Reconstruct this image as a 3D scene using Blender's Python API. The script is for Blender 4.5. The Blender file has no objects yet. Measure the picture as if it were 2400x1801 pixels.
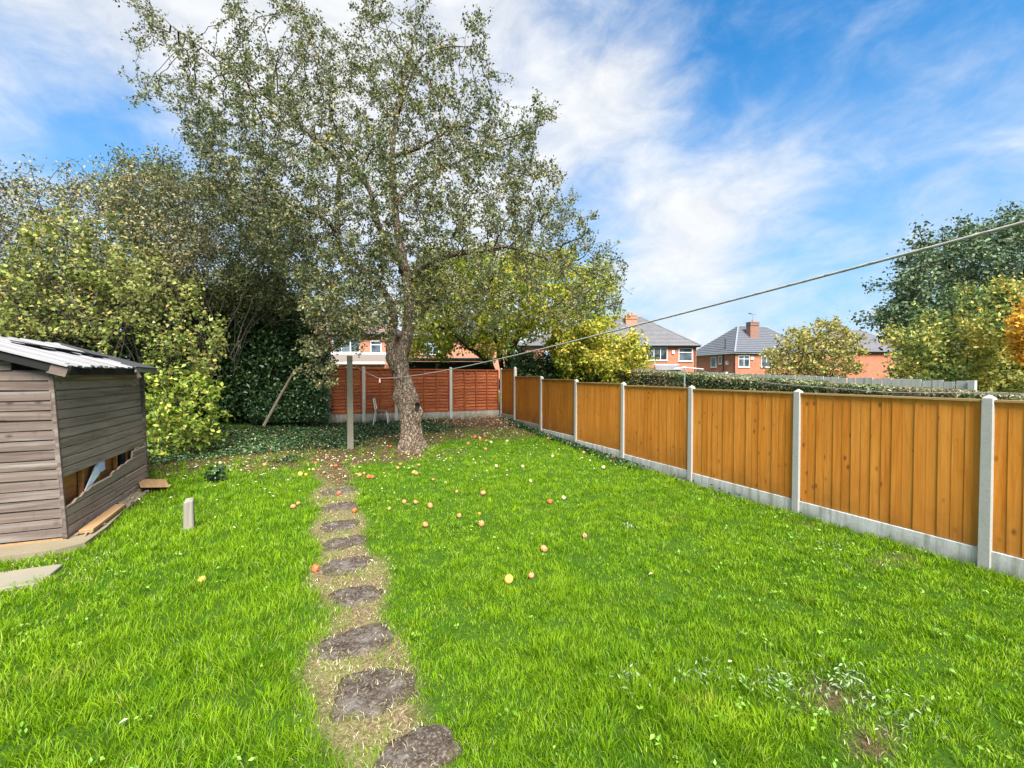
import bpy, bmesh, math, random
import numpy as np
from mathutils import Vector, Matrix
R = math.radians
scn = bpy.context.scene
COL = scn.collection
rng = np.random.default_rng(7)
random.seed(7)

# ------------------------------------------------------------------ camera
FPX = 1041.6                       # focal length in pixels of a 2400 px wide frame
YAW = R(23.93); PITCH = math.atan(21.5 / FPX); EYE = np.array([0.0, 0.0, 1.91])
cam = bpy.data.cameras.new('camera'); cam_o = bpy.data.objects.new('camera', cam); COL.objects.link(cam_o)
cam.sensor_width = 36; cam.lens = 36 * FPX / 2400; cam.clip_start = 0.05; cam.clip_end = 2000
cam_o.location = EYE; cam_o.rotation_euler = (math.pi / 2 - PITCH, 0, -YAW)
scn.camera = cam_o
FW = np.array([math.sin(YAW) * math.cos(PITCH), math.cos(YAW) * math.cos(PITCH), -math.sin(PITCH)])
RT = np.array([math.cos(YAW), -math.sin(YAW), 0.0]); UP = np.cross(RT, FW)

# ------------------------------------------------------------------ node helper
class G:
    def __init__(s, nt): s.nt = nt; nt.nodes.clear()
    def n(s, typ, ins=None, **props):
        nd = s.nt.nodes.new(typ)
        for k, v in props.items(): setattr(nd, k, v)
        for k, v in (ins or {}).items():
            sock = nd.inputs[k]
            if isinstance(v, bpy.types.NodeSocket): s.nt.links.new(v, sock)
            else:
                if isinstance(v, tuple) and len(v) == 3 and sock.type == 'RGBA': v = v + (1,)
                sock.default_value = v
        return nd
    def math(s, op, a, b=0.0, c=None, clamp=False):
        ins = {0: a, 1: b}
        if c is not None: ins[2] = c
        return s.n('ShaderNodeMath', ins, operation=op, use_clamp=clamp).outputs[0]
    def vmath(s, op, a, b=(0, 0, 0)):
        nd = s.n('ShaderNodeVectorMath', {0: a, 1: b}, operation=op)
        return nd.outputs['Value'] if op in ('DOT_PRODUCT', 'LENGTH') else nd.outputs[0]
    def mix(s, f, a, b, mode='MIX'):
        nd = s.n('ShaderNodeMix', None, data_type='RGBA', blend_type=mode)
        for i, v in ((0, f), (6, a), (7, b)):
            if isinstance(v, bpy.types.NodeSocket): s.nt.links.new(v, nd.inputs[i])
            else: nd.inputs[i].default_value = (v + (1,)) if isinstance(v, tuple) and len(v) == 3 else v
        return nd.outputs[2]
    def ramp(s, f, stops, interp='LINEAR'):
        nd = s.n('ShaderNodeValToRGB', {0: f}); cr = nd.color_ramp; cr.interpolation = interp
        while len(cr.elements) > 1: cr.elements.remove(cr.elements[-1])
        cr.elements[0].position = stops[0][0]; cr.elements[0].color = tuple(stops[0][1]) + (1,)
        for p, c in stops[1:]:
            e = cr.elements.new(p); e.color = tuple(c) + (1,)
        return nd.outputs[0]
    def fr(s, f, a, b, c=0.0, d=1.0):
        return s.n('ShaderNodeMapRange', {0: f, 1: a, 2: b, 3: c, 4: d}).outputs[0]
    def noise(s, vec, scale, detail=4.0, rough=.55, dist=0.0):
        return s.n('ShaderNodeTexNoise', {'Vector': vec, 'Scale': scale, 'Detail': detail, 'Roughness': rough, 'Distortion': dist}).outputs[0]
    def mapping(s, vec, loc=(0, 0, 0), rot=(0, 0, 0), scale=(1, 1, 1)):
        return s.n('ShaderNodeMapping', {'Vector': vec, 'Location': loc, 'Rotation': rot, 'Scale': scale}).outputs[0]

# ------------------------------------------------------------------ sky, sun, exposure
SUN_EL, SUN_AZ = R(50), R(188)      # azimuth measured clockwise from +Y
world = bpy.data.worlds.new('World'); scn.world = world; world.use_nodes = True
g = G(world.node_tree)
tc = g.n('ShaderNodeTexCoord').outputs['Generated']
sky = g.n('ShaderNodeTexSky', None, sky_type='NISHITA', sun_disc=False, sun_elevation=SUN_EL, sun_rotation=SUN_AZ,
          altitude=50, air_density=1.0, dust_density=1.0, ozone_density=1.6).outputs[0]
sep = g.n('ShaderNodeSeparateXYZ', {0: tc})
zc = g.math('MAXIMUM', g.math('ADD', sep.outputs[2], .5), .08)
inv = g.math('DIVIDE', 1.0, zc)
flat = g.n('ShaderNodeVectorMath', {0: tc, 'Scale': inv}, operation='SCALE').outputs[0]
nrm = g.vmath('NORMALIZE', tc)
nA = g.noise(g.mapping(nrm, (3.4, 1.1, .3), (0, 0, 0), (1.0, 1.0, 1.5)), 2.6, 7, .55, .25)
nB = g.noise(g.mapping(nrm, (8.3, 4.2, 2.0), (0, 0, R(20)), (1, 1, 1.7)), 7.5, 7, .62, .6)
nC = g.noise(g.mapping(flat, (1.3, 9.2, 0), (0, 0, R(-15)), (1.0, .35, 1)), 11.0, 6, .65, .3)
def dirpx(px, py):
    d = FW + RT * (px - 1200) / FPX - UP * (py - 900.5) / FPX
    return tuple(float(v) for v in d / np.linalg.norm(d))
bias = 0.0
# broad banks of cloud and openings of blue, by direction
for px, py, k, a in [(1430, 210, 90, .10), (1230, 330, 60, .04), (1600, 550, 120, .26), (1790, 410, 150, .29), (1450, 230, 150, .12), (1700, 300, 160, -.06), (1420, 340, 80, .05), (1680, 600, 60, .08),
                     (150, 60, 30, .11), (560, 60, 20, .13), (1050, 80, 40, .07), (2250, 470, 120, .12), (700, 500, 12, .12), (1750, 720, 10, .06), (200, 330, 40, .08),
                     (2050, 120, 10, -.19), (1750, 80, 50, -.07), (2150, 330, 40, -.10), (1900, 560, 60, -.07), (350, 400, 80, -.13), (1300, 60, 150, -.07),
                     (1390, 400, 300, -.08), (60, 330, 60, -.14), (270, 220, 60, -.15), (90, 190, 120, -.05), (1020, 190, 200, -.05), (2200, 230, 80, .06), (1620, 170, 150, .05)]:
    dp = g.vmath('DOT_PRODUCT', g.vmath('NORMALIZE', tc), dirpx(px, py))
    e = g.math('MULTIPLY', g.math('EXPONENT', g.math('MULTIPLY', g.math('SUBTRACT', dp, 1.0), float(k))), a)
    bias = g.math('ADD', e, bias)
cv = g.math('ADD', g.math('ADD', g.math('MULTIPLY', nA, .62), g.math('MULTIPLY', nB, .36)), g.math('MULTIPLY', nC, .20))
cv = g.math('ADD', cv, bias)
cl = g.n('ShaderNodeMapRange', {0: cv, 1: .36, 2: .84}, interpolation_type='SMOOTHSTEP').outputs[0]
blue = g.mix(1.0, sky, (.105, .42, .60), 'MULTIPLY')
blue = g.mix(g.fr(sep.outputs[2], .0, .55, .85, .0), blue, (1.05, 1.52, 2.15))
shade = g.math('ADD', g.math('MULTIPLY', nB, .4), .80)
white = g.mix(1.0, g.n('ShaderNodeCombineColor', {0: shade, 1: shade, 2: shade}).outputs[0], (2.10, 2.15, 2.22), 'MULTIPLY')
skyc = g.mix(cl, blue, white)
bg = g.n('ShaderNodeBackground', {'Color': skyc, 'Strength': .05})
g.n('ShaderNodeOutputWorld', {'Surface': bg.outputs[0]})

sun = bpy.data.lights.new('sun', 'SUN'); sun.energy = 1.5; sun.angle = R(36); sun.color = (1, .96, .89)
sun_o = bpy.data.objects.new('sun', sun); COL.objects.link(sun_o)
sd = Vector((math.sin(SUN_AZ) * math.cos(SUN_EL), math.cos(SUN_AZ) * math.cos(SUN_EL), math.sin(SUN_EL)))
sun_o.rotation_euler = sd.to_track_quat('Z', 'Y').to_euler()
vs = scn.view_settings
vs.view_transform = 'Standard'; vs.look = 'None'; vs.gamma = 1; vs.use_curve_mapping = False; vs.exposure = 3.15
scn.cycles.use_denoising = True
scn.cycles.max_bounces = 6; scn.cycles.transparent_max_bounces = 8

# ------------------------------------------------------------------ geometry helpers
def gh(x, y):
    """height of the ground: level near the house, rising gently to the back fence"""
    y = np.asarray(y, float)
    return .0038 * np.clip(y - 4, 0, 11.5) ** 2
def ray(px, py): return FW + RT * (px - 1200) / FPX - UP * (py - 900.5) / FPX
def gp(px, py, up=0.0):
    r = ray(px, py); t = 5.0
    for _ in range(60):
        p = EYE + r * t
        t = (float(gh(0, p[1])) + up - EYE[2]) / r[2]
    return EYE + r * t
def atD(px, py, D): return EYE + ray(px, py) * D

def mesh_np(name, V, F, material, parent=None, smooth=False):
    V = np.asarray(V, np.float32); F = np.asarray(F, np.int32); k = F.shape[1]
    me = bpy.data.meshes.new(name)
    me.vertices.add(len(V)); me.vertices.foreach_set('co', V.ravel())
    me.loops.add(F.size); me.loops.foreach_set('vertex_index', F.ravel())
    me.polygons.add(len(F)); me.polygons.foreach_set('loop_start', np.arange(0, F.size, k, dtype=np.int32))
    if smooth: me.polygons.foreach_set('use_smooth', np.ones(len(F), bool))
    me.update(calc_edges=True); me.materials.append(material)
    return link(name, me, parent)
def link(name, me, parent=None):
    o = bpy.data.objects.new(name, me); COL.objects.link(o)
    if parent is not None: o.parent = parent
    return o
def tag(o, label=None, cat=None, group=None, kind=None):
    if label: o['label'] = label
    if cat: o['category'] = cat
    if group: o['group'] = group
    if kind: o['kind'] = kind
    return o
def thing(name, label, cat, loc=(0, 0, 0), rz=0.0, group=None):
    o = bpy.data.objects.new(name, None); COL.objects.link(o)
    o.location = loc; o.rotation_euler = (0, 0, rz); o.empty_display_size = .2
    return tag(o, label, cat, group)

class MB:
    def __init__(s): s.v = []; s.f = []; s.mi = []; s.cur = 0
    def add(s, vs, fs):
        b = len(s.v); s.v += [tuple(map(float, p)) for p in vs]; s.f += [[b + i for i in f] for f in fs]; s.mi += [s.cur] * len(fs)
    def hexa(s, p):        # 8 points: bottom loop 0-3, top loop 4-7
        s.add(p, [(3, 2, 1, 0), (4, 5, 6, 7), (0, 1, 5, 4), (1, 2, 6, 5), (2, 3, 7, 6), (3, 0, 4, 7)])
    def box(s, c, d, rz=0.0, rx=0.0, ry=0.0):
        m = Matrix.Rotation(rz, 3, 'Z') @ Matrix.Rotation(ry, 3, 'Y') @ Matrix.Rotation(rx, 3, 'X')
        q = [(-1, -1, -1), (1, -1, -1), (1, 1, -1), (-1, 1, -1), (-1, -1, 1), (1, -1, 1), (1, 1, 1), (-1, 1, 1)]
        s.hexa([Vector(c) + m @ Vector((a * d[0] / 2, b * d[1] / 2, e * d[2] / 2)) for a, b, e in q])
    def prism(s, poly, axis_vec, origin=(0, 0, 0), ux=(1, 0, 0), uz=(0, 0, 1)):
        o = Vector(origin); A = Vector(axis_vec); ux = Vector(ux); uz = Vector(uz); n = len(poly)
        a = [o + ux * p[0] + uz * p[1] for p in poly]; b = [p + A for p in a]
        s.add(a + b, [tuple(range(n - 1, -1, -1)), tuple(range(n, 2 * n))] + [(i, (i + 1) % n, n + (i + 1) % n, n + i) for i in range(n)])
    def tube(s, pts, rad, sides=8, cap=True):
        pts = [Vector(p) for p in pts]; n = len(pts)
        if not hasattr(rad, '__len__'): rad = [rad] * n
        up = Vector((0, 0, 1)); rings = []; x = None
        for i, p in enumerate(pts):
            t = (pts[min(i + 1, n - 1)] - pts[max(i - 1, 0)]).normalized()
            if x is None:
                x = t.cross(up if abs(t.z) < .95 else Vector((1, 0, 0))).normalized()
            x = (x - t * x.dot(t)).normalized(); y = t.cross(x)
            rings.append([p + (x * math.cos(a) + y * math.sin(a)) * rad[i] for a in [2 * math.pi * j / sides for j in range(sides)]])
        vs = [q for r in rings for q in r]; fs = []
        for i in range(n - 1):
            for j in range(sides):
                k = (j + 1) % sides; fs.append((i * sides + j, i * sides + k, (i + 1) * sides + k, (i + 1) * sides + j))
        if cap: fs += [tuple(range(sides - 1, -1, -1)), tuple((n - 1) * sides + j for j in range(sides))]
        s.add(vs, fs)
    def build(s, name, mats, parent=None, smooth=False, bevel=0.0):
        me = bpy.data.meshes.new(name); me.from_pydata(s.v, [], s.f)
        if not isinstance(mats, (list, tuple)): mats = [mats]
        for m in mats: me.materials.append(m)
        if len(mats) > 1: me.polygons.foreach_set('material_index', s.mi)
        if smooth: me.polygons.foreach_set('use_smooth', [True] * len(me.polygons))
        me.update()
        if bevel:
            bm = bmesh.new(); bm.from_mesh(me)
            bmesh.ops.bevel(bm, geom=list(bm.edges), offset=bevel, segments=1, affect='EDGES'); bm.to_mesh(me); bm.free()
        return link(name, me, parent)

def rand_dirs(n, upb=0.0):
    v = rng.normal(size=(n, 3)); v /= np.linalg.norm(v, axis=1)[:, None] + 1e-9
    v[:, 2] += upb
    return v / (np.linalg.norm(v, axis=1)[:, None] + 1e-9)
def leaves_np(P, size, ratio=.6, upb=.6, fold=.25, droop=0.0, jitter=.35):
    """folded diamond leaves: P (n,3) base points; returns V, F"""
    n = len(P); s = size * (1 + jitter * rng.uniform(-1, 1, n)); s = s[:, None]
    N = rand_dirs(n, upb); A = rand_dirs(n); A[:, 2] -= droop
    A -= N * np.sum(A * N, 1)[:, None]; A /= np.linalg.norm(A, axis=1)[:, None] + 1e-9
    S = np.cross(N, A)
    b = P - A * s * .5; t = P + A * s * .5 - N * s * .12
    m = P - A * s * .08
    l = m + S * s * ratio * .5 + N * s * fold * ratio * .5; r = m - S * s * ratio * .5 + N * s * fold * ratio * .5
    V = np.stack([b, l, t, r], 1).reshape(-1, 3)
    i = np.arange(n)[:, None] * 4
    F = np.concatenate([i + [0, 2, 1], i + [0, 3, 2]], 0)
    return V, F
def inside(poly, x, y):
    poly = np.asarray(poly, float); c = np.zeros(len(x), bool); j = len(poly) - 1
    for i in range(len(poly)):
        xi, yi = poly[i]; xj, yj = poly[j]
        m = ((yi > y) != (yj > y)) & (x < (xj - xi) * (y - yi) / (yj - yi + 1e-12) + xi)
        c ^= m; j = i
    return c
def edge_dist(poly, x, y):
    poly = np.asarray(poly, float); d = np.full(len(x), 1e9)
    for i in range(len(poly)):
        a = poly[i - 1]; b = poly[i]; ab = b - a
        t = np.clip(((x - a[0]) * ab[0] + (y - a[1]) * ab[1]) / (ab @ ab), 0, 1)
        d = np.minimum(d, np.hypot(x - a[0] - t * ab[0], y - a[1] - t * ab[1]))
    return d
def crown_points(poly, D, thick, n, zmin=None):
    """points filling a crown: its outline as seen from the house, with a depth that narrows to the rim"""
    poly = np.asarray(poly, float); out = []; tot = 0
    lo = poly.min(0); hi = poly.max(0); w = min(hi - lo) * .28
    while tot < n:
        x = rng.uniform(lo[0], hi[0], n * 2); y = rng.uniform(lo[1], hi[1], n * 2)
        m = inside(poly, x, y); x = x[m]; y = y[m]
        e = np.clip(edge_dist(poly, x, y) / w, 0, 1)
        dep = D + rng.uniform(-1, 1, len(x)) * thick * np.sqrt(1 - (1 - e) ** 2 * .9)
        P = EYE + (FW + RT * ((x - 1200) / FPX)[:, None] - UP * ((y - 900.5) / FPX)[:, None]) * dep[:, None]
        if zmin is not None: P = P[P[:, 2] > zmin]
        out.append(P); tot += len(P)
    return np.concatenate(out)[:n]

def colonize(guides, attr, step, kill, iters=120, grav=0.0, infl=1e9):
    """space colonisation; guides = list of (polyline, index of parent node or -1) already resampled"""
    N = []; par = []
    for pl, pidx in guides:
        prev = pidx
        for k, p in enumerate(pl):
            N.append(np.array(p, float)); par.append(prev); prev = len(N) - 1
    N = np.array(N); par = list(par)
    A = attr.copy(); best = np.full(len(A), 1e9); bi = np.zeros(len(A), int)
    def upd(st):
        nonlocal best, bi
        for c in range(st, len(N), 256):
            d = np.linalg.norm(A[:, None, :] - N[None, c:c + 256, :], axis=2)
            j = d.argmin(1); dm = d[np.arange(len(A)), j]; m = dm < best
            best[m] = dm[m]; bi[m] = j[m] + c
    upd(0); kids = np.zeros(len(N), int)
    for it in range(iters):
        keep = best > kill
        A = A[keep]; best = best[keep]; bi = bi[keep]
        if len(A) == 0: break
        act = best < infl
        if not act.any(): break
        D = (A - N[bi])[act]; D /= np.linalg.norm(D, axis=1)[:, None]
        acc = np.zeros_like(N); np.add.at(acc, bi[act], D)
        idx = np.unique(bi[act]); idx = idx[kids[idx] < 3]
        if len(idx) == 0: break
        d = acc[idx]; d /= np.linalg.norm(d, axis=1)[:, None] + 1e-9
        d += rng.normal(size=d.shape) * .28; d[:, 2] += grav; d /= np.linalg.norm(d, axis=1)[:, None]
        new = N[idx] + d * step; kids[idx] += 1
        st = len(N); N = np.concatenate([N, new]); par += list(idx); kids = np.concatenate([kids, np.zeros(len(new), int)])
        upd(st)
    return N, np.array(par)
def pipe(N, par, r0, power=2.3, fixed=None):
    n = len(N); acc = np.zeros(n); r = np.zeros(n)
    for i in range(n - 1, -1, -1):
        r[i] = acc[i] ** (1 / power) if acc[i] > 0 else r0
        if fixed is not None and i < len(fixed): r[i] = max(r[i], fixed[i])
        if par[i] >= 0: acc[par[i]] += r[i] ** power
    return r
def tubes_np(N, par, r):
    Vs = []; Fs = []; base = 0
    sel_all = np.where(par >= 0)[0]
    for lo, hi, k in ((0, .012, 3), (.012, .04, 5), (.04, 9, 9)):
        s = sel_all[(r[sel_all] >= lo) & (r[sel_all] < hi)]
        if len(s) == 0: continue
        a = N[par[s]]; b = N[s]; t = b - a; L = np.linalg.norm(t, axis=1)[:, None] + 1e-9; t /= L
        b = b + t * (r[s][:, None] * .5)
        ref = np.where(np.abs(t[:, 2:3]) < .9, [[0, 0, 1.]], [[1., 0, 0]]); x = np.cross(t, ref); x /= np.linalg.norm(x, axis=1)[:, None]; y = np.cross(t, x)
        ra = np.minimum(r[par[s]], r[s] * 1.6)[:, None]; rb = r[s][:, None]
        ang = 2 * np.pi * np.arange(k) / k
        ring = lambda c, rr: c[:, None, :] + (x[:, None, :] * np.cos(ang)[None, :, None] + y[:, None, :] * np.sin(ang)[None, :, None]) * rr[:, :, None]
        V = np.concatenate([ring(a, ra), ring(b, rb)], 1).reshape(-1, 3)
        i0 = np.arange(len(s))[:, None] * 2 * k + base
        for j in range(k):
            q = (j + 1) % k; Fs.append(i0 + np.array([[j, q, k + q, k + j]]))
        Vs.append(V); base += len(V)
    return np.concatenate(Vs), np.concatenate(Fs)
def resample(pl, step):
    pl = [np.array(p, float) for p in pl]; out = [pl[0]]
    for a, b in zip(pl[:-1], pl[1:]):
        n = max(1, int(round(np.linalg.norm(b - a) / step)))
        out += [a + (b - a) * i / n for i in range(1, n + 1)]
    return out
def shoots(N, par, r, frac, length, seg=3, upb=.25):
    """young shoots that carry the outline beyond the last twigs"""
    kids = np.zeros(len(N), int)
    for p in par:
        if p >= 0: kids[p] += 1
    tips = np.where((kids == 0) & (par >= 0))[0]
    tips = tips[rng.random(len(tips)) < frac]
    cur = tips; d = N[tips] - N[par[tips]]; d /= np.linalg.norm(d, axis=1)[:, None] + 1e-9
    L = length * rng.uniform(.4, 1.2, len(tips))[:, None] / seg; P = N; pr = list(par)
    for k in range(seg):
        d = d + rng.normal(size=d.shape) * .2; d[:, 2] += upb * .4; d /= np.linalg.norm(d, axis=1)[:, None]
        new = P[cur] + d * L; st = len(P); P = np.concatenate([P, new]); pr += list(cur); cur = np.arange(st, len(P))
    return P, np.array(pr)

# ------------------------------------------------------------------ materials
def new_mat(name):
    m = bpy.data.materials.new(name); m.use_nodes = True; return m, G(m.node_tree)
def finish(g, col, rough=.8, bump=None, bstr=.3, bdist=.01, spec=.3, metallic=0.0):
    ins = {'Base Color': col, 'Roughness': rough, 'Specular IOR Level': spec, 'Metallic': metallic}
    if bump is not None:
        ins['Normal'] = g.n('ShaderNodeBump', {'Strength': bstr, 'Distance': bdist, 'Height': bump}).outputs[0]
    b = g.n('ShaderNodeBsdfPrincipled', ins); g.n('ShaderNodeOutputMaterial', {'Surface': b.outputs[0]})
def leaf_mat(name, stops, trans=.35, patch=None, rough=.45, pscale=.6, gloss=.25):
    m, g = new_mat(name)
    geo = g.n('ShaderNodeNewGeometry')
    c = g.ramp(geo.outputs['Random Per Island'], stops)
    if patch:
        f = g.fr(g.noise(geo.outputs['Position'], pscale, 3), .42, .62)
        c = g.mix(f, c, g.mix(.65, c, patch))
    v = g.n('ShaderNodeHueSaturation', {'Value': g.fr(geo.outputs['Random Per Island'], 0, 1, .75, 1.3), 'Color': c}).outputs[0]
    p = g.n('ShaderNodeBsdfPrincipled', {'Base Color': v, 'Roughness': rough, 'Specular IOR Level': gloss})
    t = g.n('ShaderNodeBsdfTranslucent', {'Color': v})
    x = g.n('ShaderNodeMixShader', {0: trans, 1: p.outputs[0], 2: t.outputs[0]})
    g.n('ShaderNodeOutputMaterial', {'Surface': x.outputs[0]}); return m
def plain(name, col, rough=.6, var=.15, scale=8, spec=.3, bstr=.2, metallic=0.0):
    m, g = new_mat(name); co = g.n('ShaderNodeTexCoord').outputs['Object']
    n = g.noise(co, scale, 5); c = g.mix(n, tuple(v * (1 - var) for v in col), tuple(min(1, v * (1 + var)) for v in col))
    finish(g, c, rough, g.noise(co, scale * 4, 4), bstr, .004, spec, metallic); return m
def obj_coords(g, spread=40.0):
    co = g.n('ShaderNodeTexCoord').outputs['Object']; rnd = g.n('ShaderNodeObjectInfo').outputs['Random']
    off = g.n('ShaderNodeCombineXYZ', {0: g.math('MULTIPLY', rnd, spread), 1: g.math('MULTIPLY', rnd, spread * 1.7), 2: g.math('MULTIPLY', rnd, spread * 2.3)}).outputs[0]
    return g.vmath('ADD', co, off), co, rnd

M = {}
def wood(name, base, dark, light, axis='Z', knots=True, grain=1.0, wear=None, sat=1.0, knot_col=(.07, .03, .012), bottom=None):
    m, g = new_mat(name); co, raw, rnd = obj_coords(g)
    sc = {'Z': (26, 26, 1.3), 'X': (1.3, 26, 26), 'Y': (26, 1.3, 26)}[axis]
    n1 = g.noise(g.mapping(co, scale=sc), grain, 6, .6, .6)
    sc2 = {'Z': (5, 5, .5), 'X': (.5, 5, 5), 'Y': (5, .5, 5)}[axis]
    n2 = g.noise(g.mapping(co, scale=sc2), 1.6, 4)
    c = g.ramp(n1, [(.3, dark), (.5, base), (.72, light)])
    c = g.mix(g.fr(n2, .35, .7), c, g.mix(.5, c, dark))
    c = g.mix(g.math('MULTIPLY', rnd, .35), c, light)
    if knots:
        ks = {'Z': (9, 9, 5), 'X': (5, 9, 9), 'Y': (9, 5, 9)}[axis]
        vr = g.n('ShaderNodeTexVoronoi', {'Vector': g.mapping(co, scale=ks), 'Scale': 1.0, 'Randomness': 1.0})
        kd = g.math('MULTIPLY', g.fr(vr.outputs['Distance'], .05, .22, 1, 0), g.math('GREATER_THAN', g.n('ShaderNodeSeparateColor', {0: vr.outputs['Color']}).outputs[0], .42))
        c = g.mix(g.math('MULTIPLY', kd, .8), c, knot_col)
        st = g.noise(g.mapping(co, scale=tuple(v * .8 for v in (7, 7, 1.6))), 1.3, 5, .7, 1.5)
        c = g.mix(g.fr(st, .56, .72, 0, .5), c, dark)
    if wear: c = g.mix(g.fr(g.noise(g.mapping(co, scale=tuple(v * .35 for v in sc)), 1.5, 6, .7), .5, .68, 0, .8), c, wear)
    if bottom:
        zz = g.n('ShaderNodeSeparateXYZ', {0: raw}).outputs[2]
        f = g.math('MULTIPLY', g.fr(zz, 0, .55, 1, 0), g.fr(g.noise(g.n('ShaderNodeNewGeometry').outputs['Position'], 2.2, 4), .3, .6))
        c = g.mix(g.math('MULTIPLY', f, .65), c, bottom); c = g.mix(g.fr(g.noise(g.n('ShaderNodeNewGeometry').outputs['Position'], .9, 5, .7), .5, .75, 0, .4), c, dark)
    finish(g, c, .75, n1, .35, .004, .2); return m
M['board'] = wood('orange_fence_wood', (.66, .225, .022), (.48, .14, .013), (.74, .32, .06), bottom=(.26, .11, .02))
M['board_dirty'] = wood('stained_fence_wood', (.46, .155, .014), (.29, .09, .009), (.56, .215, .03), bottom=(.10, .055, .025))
M['rail'] = wood('fence_rail_wood', (.42, .25, .10), (.28, .13, .04), (.5, .33, .16), 'Y', False)
M['lap'] = wood('red_brown_lap_wood', (.28, .066, .019), (.09, .018, .006), (.45, .14, .05), 'X', True, knot_col=(.05, .015, .008))
M['lapbat'] = wood('red_brown_batten', (.26, .06, .015), (.16, .03, .01), (.34, .10, .03), 'Z', False)
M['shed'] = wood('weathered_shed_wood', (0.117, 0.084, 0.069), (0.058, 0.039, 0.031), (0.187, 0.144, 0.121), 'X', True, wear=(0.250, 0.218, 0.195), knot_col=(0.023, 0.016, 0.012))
M['shedY'] = wood('weathered_shed_wood_side_lit', (0.284, 0.205, 0.163), (0.136, 0.095, 0.074), (0.420, 0.325, 0.273), 'Y', True, wear=(0.346, 0.294, 0.253), knot_col=(0.031, 0.021, 0.016))  # paler copy of the shed wood, painting in light the side lacks
M['roofw'] = wood('bleached_roof_wood', (.27, .255, .255), (.12, .11, .11), (.42, .41, .42), 'X', False, wear=(.48, .48, .50))
M['bare'] = wood('raw_timber', (.30, .17, .08), (.19, .10, .045), (.40, .26, .13), 'Y', False)
M['inner'] = wood('rusty_orange_panel', (.42, .15, .035), (.18, .05, .016), (.55, .26, .08), 'Y', False)
M['oldpost'] = wood('bleached_post_wood', (.22, .20, .15), (.12, .105, .08), (.32, .29, .24), 'Z', False)
M['greyboard'] = wood('silvered_board', (.44, .43, .39), (.26, .25, .2), (.58, .57, .53), 'Z', False)
M['fibre'] = plain('brown_fibre_sheet', (.19, .155, .13), .8, .3, 14)
M['felt'] = plain('roofing_felt', (.045, .046, .05), .9, .4, 30)
M['felt2'] = plain('pale_felt', (.17, .165, .165), .9, .3, 10)
M['black'] = plain('painted_void', (.012, .011, .010), .9, .2)  # near-black, also paints the darkness behind boards and in the trunk hollow
def concrete(name, a, b, stain=(.16, .15, .11), rough=.85, streak=False):
    m, g = new_mat(name); co, raw, rnd = obj_coords(g)
    n = g.noise(co, 3, 6, .6); n2 = g.noise(co, 40, 4, .7)
    c = g.mix(n, a, b); c = g.mix(g.fr(n2, .35, .75, 0, .35), c, stain)
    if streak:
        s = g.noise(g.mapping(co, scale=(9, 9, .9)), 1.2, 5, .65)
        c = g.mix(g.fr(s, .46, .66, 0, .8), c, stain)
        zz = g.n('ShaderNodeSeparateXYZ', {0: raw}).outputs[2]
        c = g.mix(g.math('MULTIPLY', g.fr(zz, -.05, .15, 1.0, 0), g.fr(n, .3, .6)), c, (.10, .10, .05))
    finish(g, c, rough, n2, .5, .004, .25); return m
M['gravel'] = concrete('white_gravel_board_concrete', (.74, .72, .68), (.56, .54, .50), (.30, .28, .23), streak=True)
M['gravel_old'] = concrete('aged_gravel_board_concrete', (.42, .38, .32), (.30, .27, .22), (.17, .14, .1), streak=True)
M['post'] = concrete('fence_post_concrete', (.50, .48, .44), (.38, .36, .32), (.24, .22, .19))
M['post_old'] = concrete('old_post_concrete', (.26, .235, .175), (.19, .17, .125), (.12, .11, .07))
M['slab'] = concrete('base_slab_concrete', (.26, .21, .14), (.17, .135, .085), (.09, .08, .04))
M['paving'] = concrete('paving_concrete', (.17, .165, .15), (.27, .225, .15), (.2, .17, .1))
m, g = new_mat('mossy_stone'); co, raw, rnd = obj_coords(g)
n = g.noise(co, 7, 6, .65); n2 = g.noise(co, 60, 5, .7); n3 = g.noise(co, 3, 3)
c = g.ramp(n, [(.3, (.035, .024, .017)), (.5, (.075, .056, .042)), (.68, (.15, .13, .115))])
c = g.mix(g.fr(n2, .5, .66, 0, .75), c, (.24, .215, .19)); c = g.mix(g.fr(g.noise(co, 28, 4, .7), .35, .5, .6, 0), c, (.03, .02, .013))
rr = g.vmath('LENGTH', g.mapping(raw, scale=(4.2, 5.2, 0)))
c = g.mix(g.math('MULTIPLY', g.fr(rr, .6, 1.1, 0, .8), g.fr(g.noise(co, 22, 5, .7), .45, .6)), c, (.075, .075, .016))
finish(g, c, 1.0, n2, .9, .012, .02); M['stone'] = m
def brick(name, c1, c2, mortar=(.35, .29, .24), scale=1.0):
    m, g = new_mat(name); co = g.n('ShaderNodeTexCoord').outputs['Object']
    sp = g.n('ShaderNodeSeparateXYZ', {0: co})
    uv = g.n('ShaderNodeCombineXYZ', {0: g.math('ADD', sp.outputs[0], sp.outputs[1]), 1: sp.outputs[2], 2: 0.0}).outputs[0]
    b = g.n('ShaderNodeTexBrick', {'Vector': uv, 'Color1': c1, 'Color2': c2, 'Mortar': mortar, 'Scale': scale, 'Mortar Size': .012, 'Brick Width': .225, 'Row Height': .075, 'Mortar Smooth': .4})
    c = g.mix(g.fr(g.noise(co, .8, 4), .35, .7, 0, .35), b.outputs['Color'], c2)
    c = g.mix(g.fr(g.noise(g.mapping(co, scale=(3, 3, 9)), 1.5, 5, .7), .45, .7, 0, .5), c, (.16, .045, .03))
    finish(g, c, .85, b.outputs['Fac'], -.3, .01, .2); return m
M['brick'] = brick('orange_red_brick', (.50, .125, .045), (.40, .085, .03))
M['brick_pale'] = brick('salmon_brick', (.52, .2, .11), (.46, .15, .08))
M['brick_ch'] = brick('chimney_brick', (.26, .10, .07), (.16, .07, .05))
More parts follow.
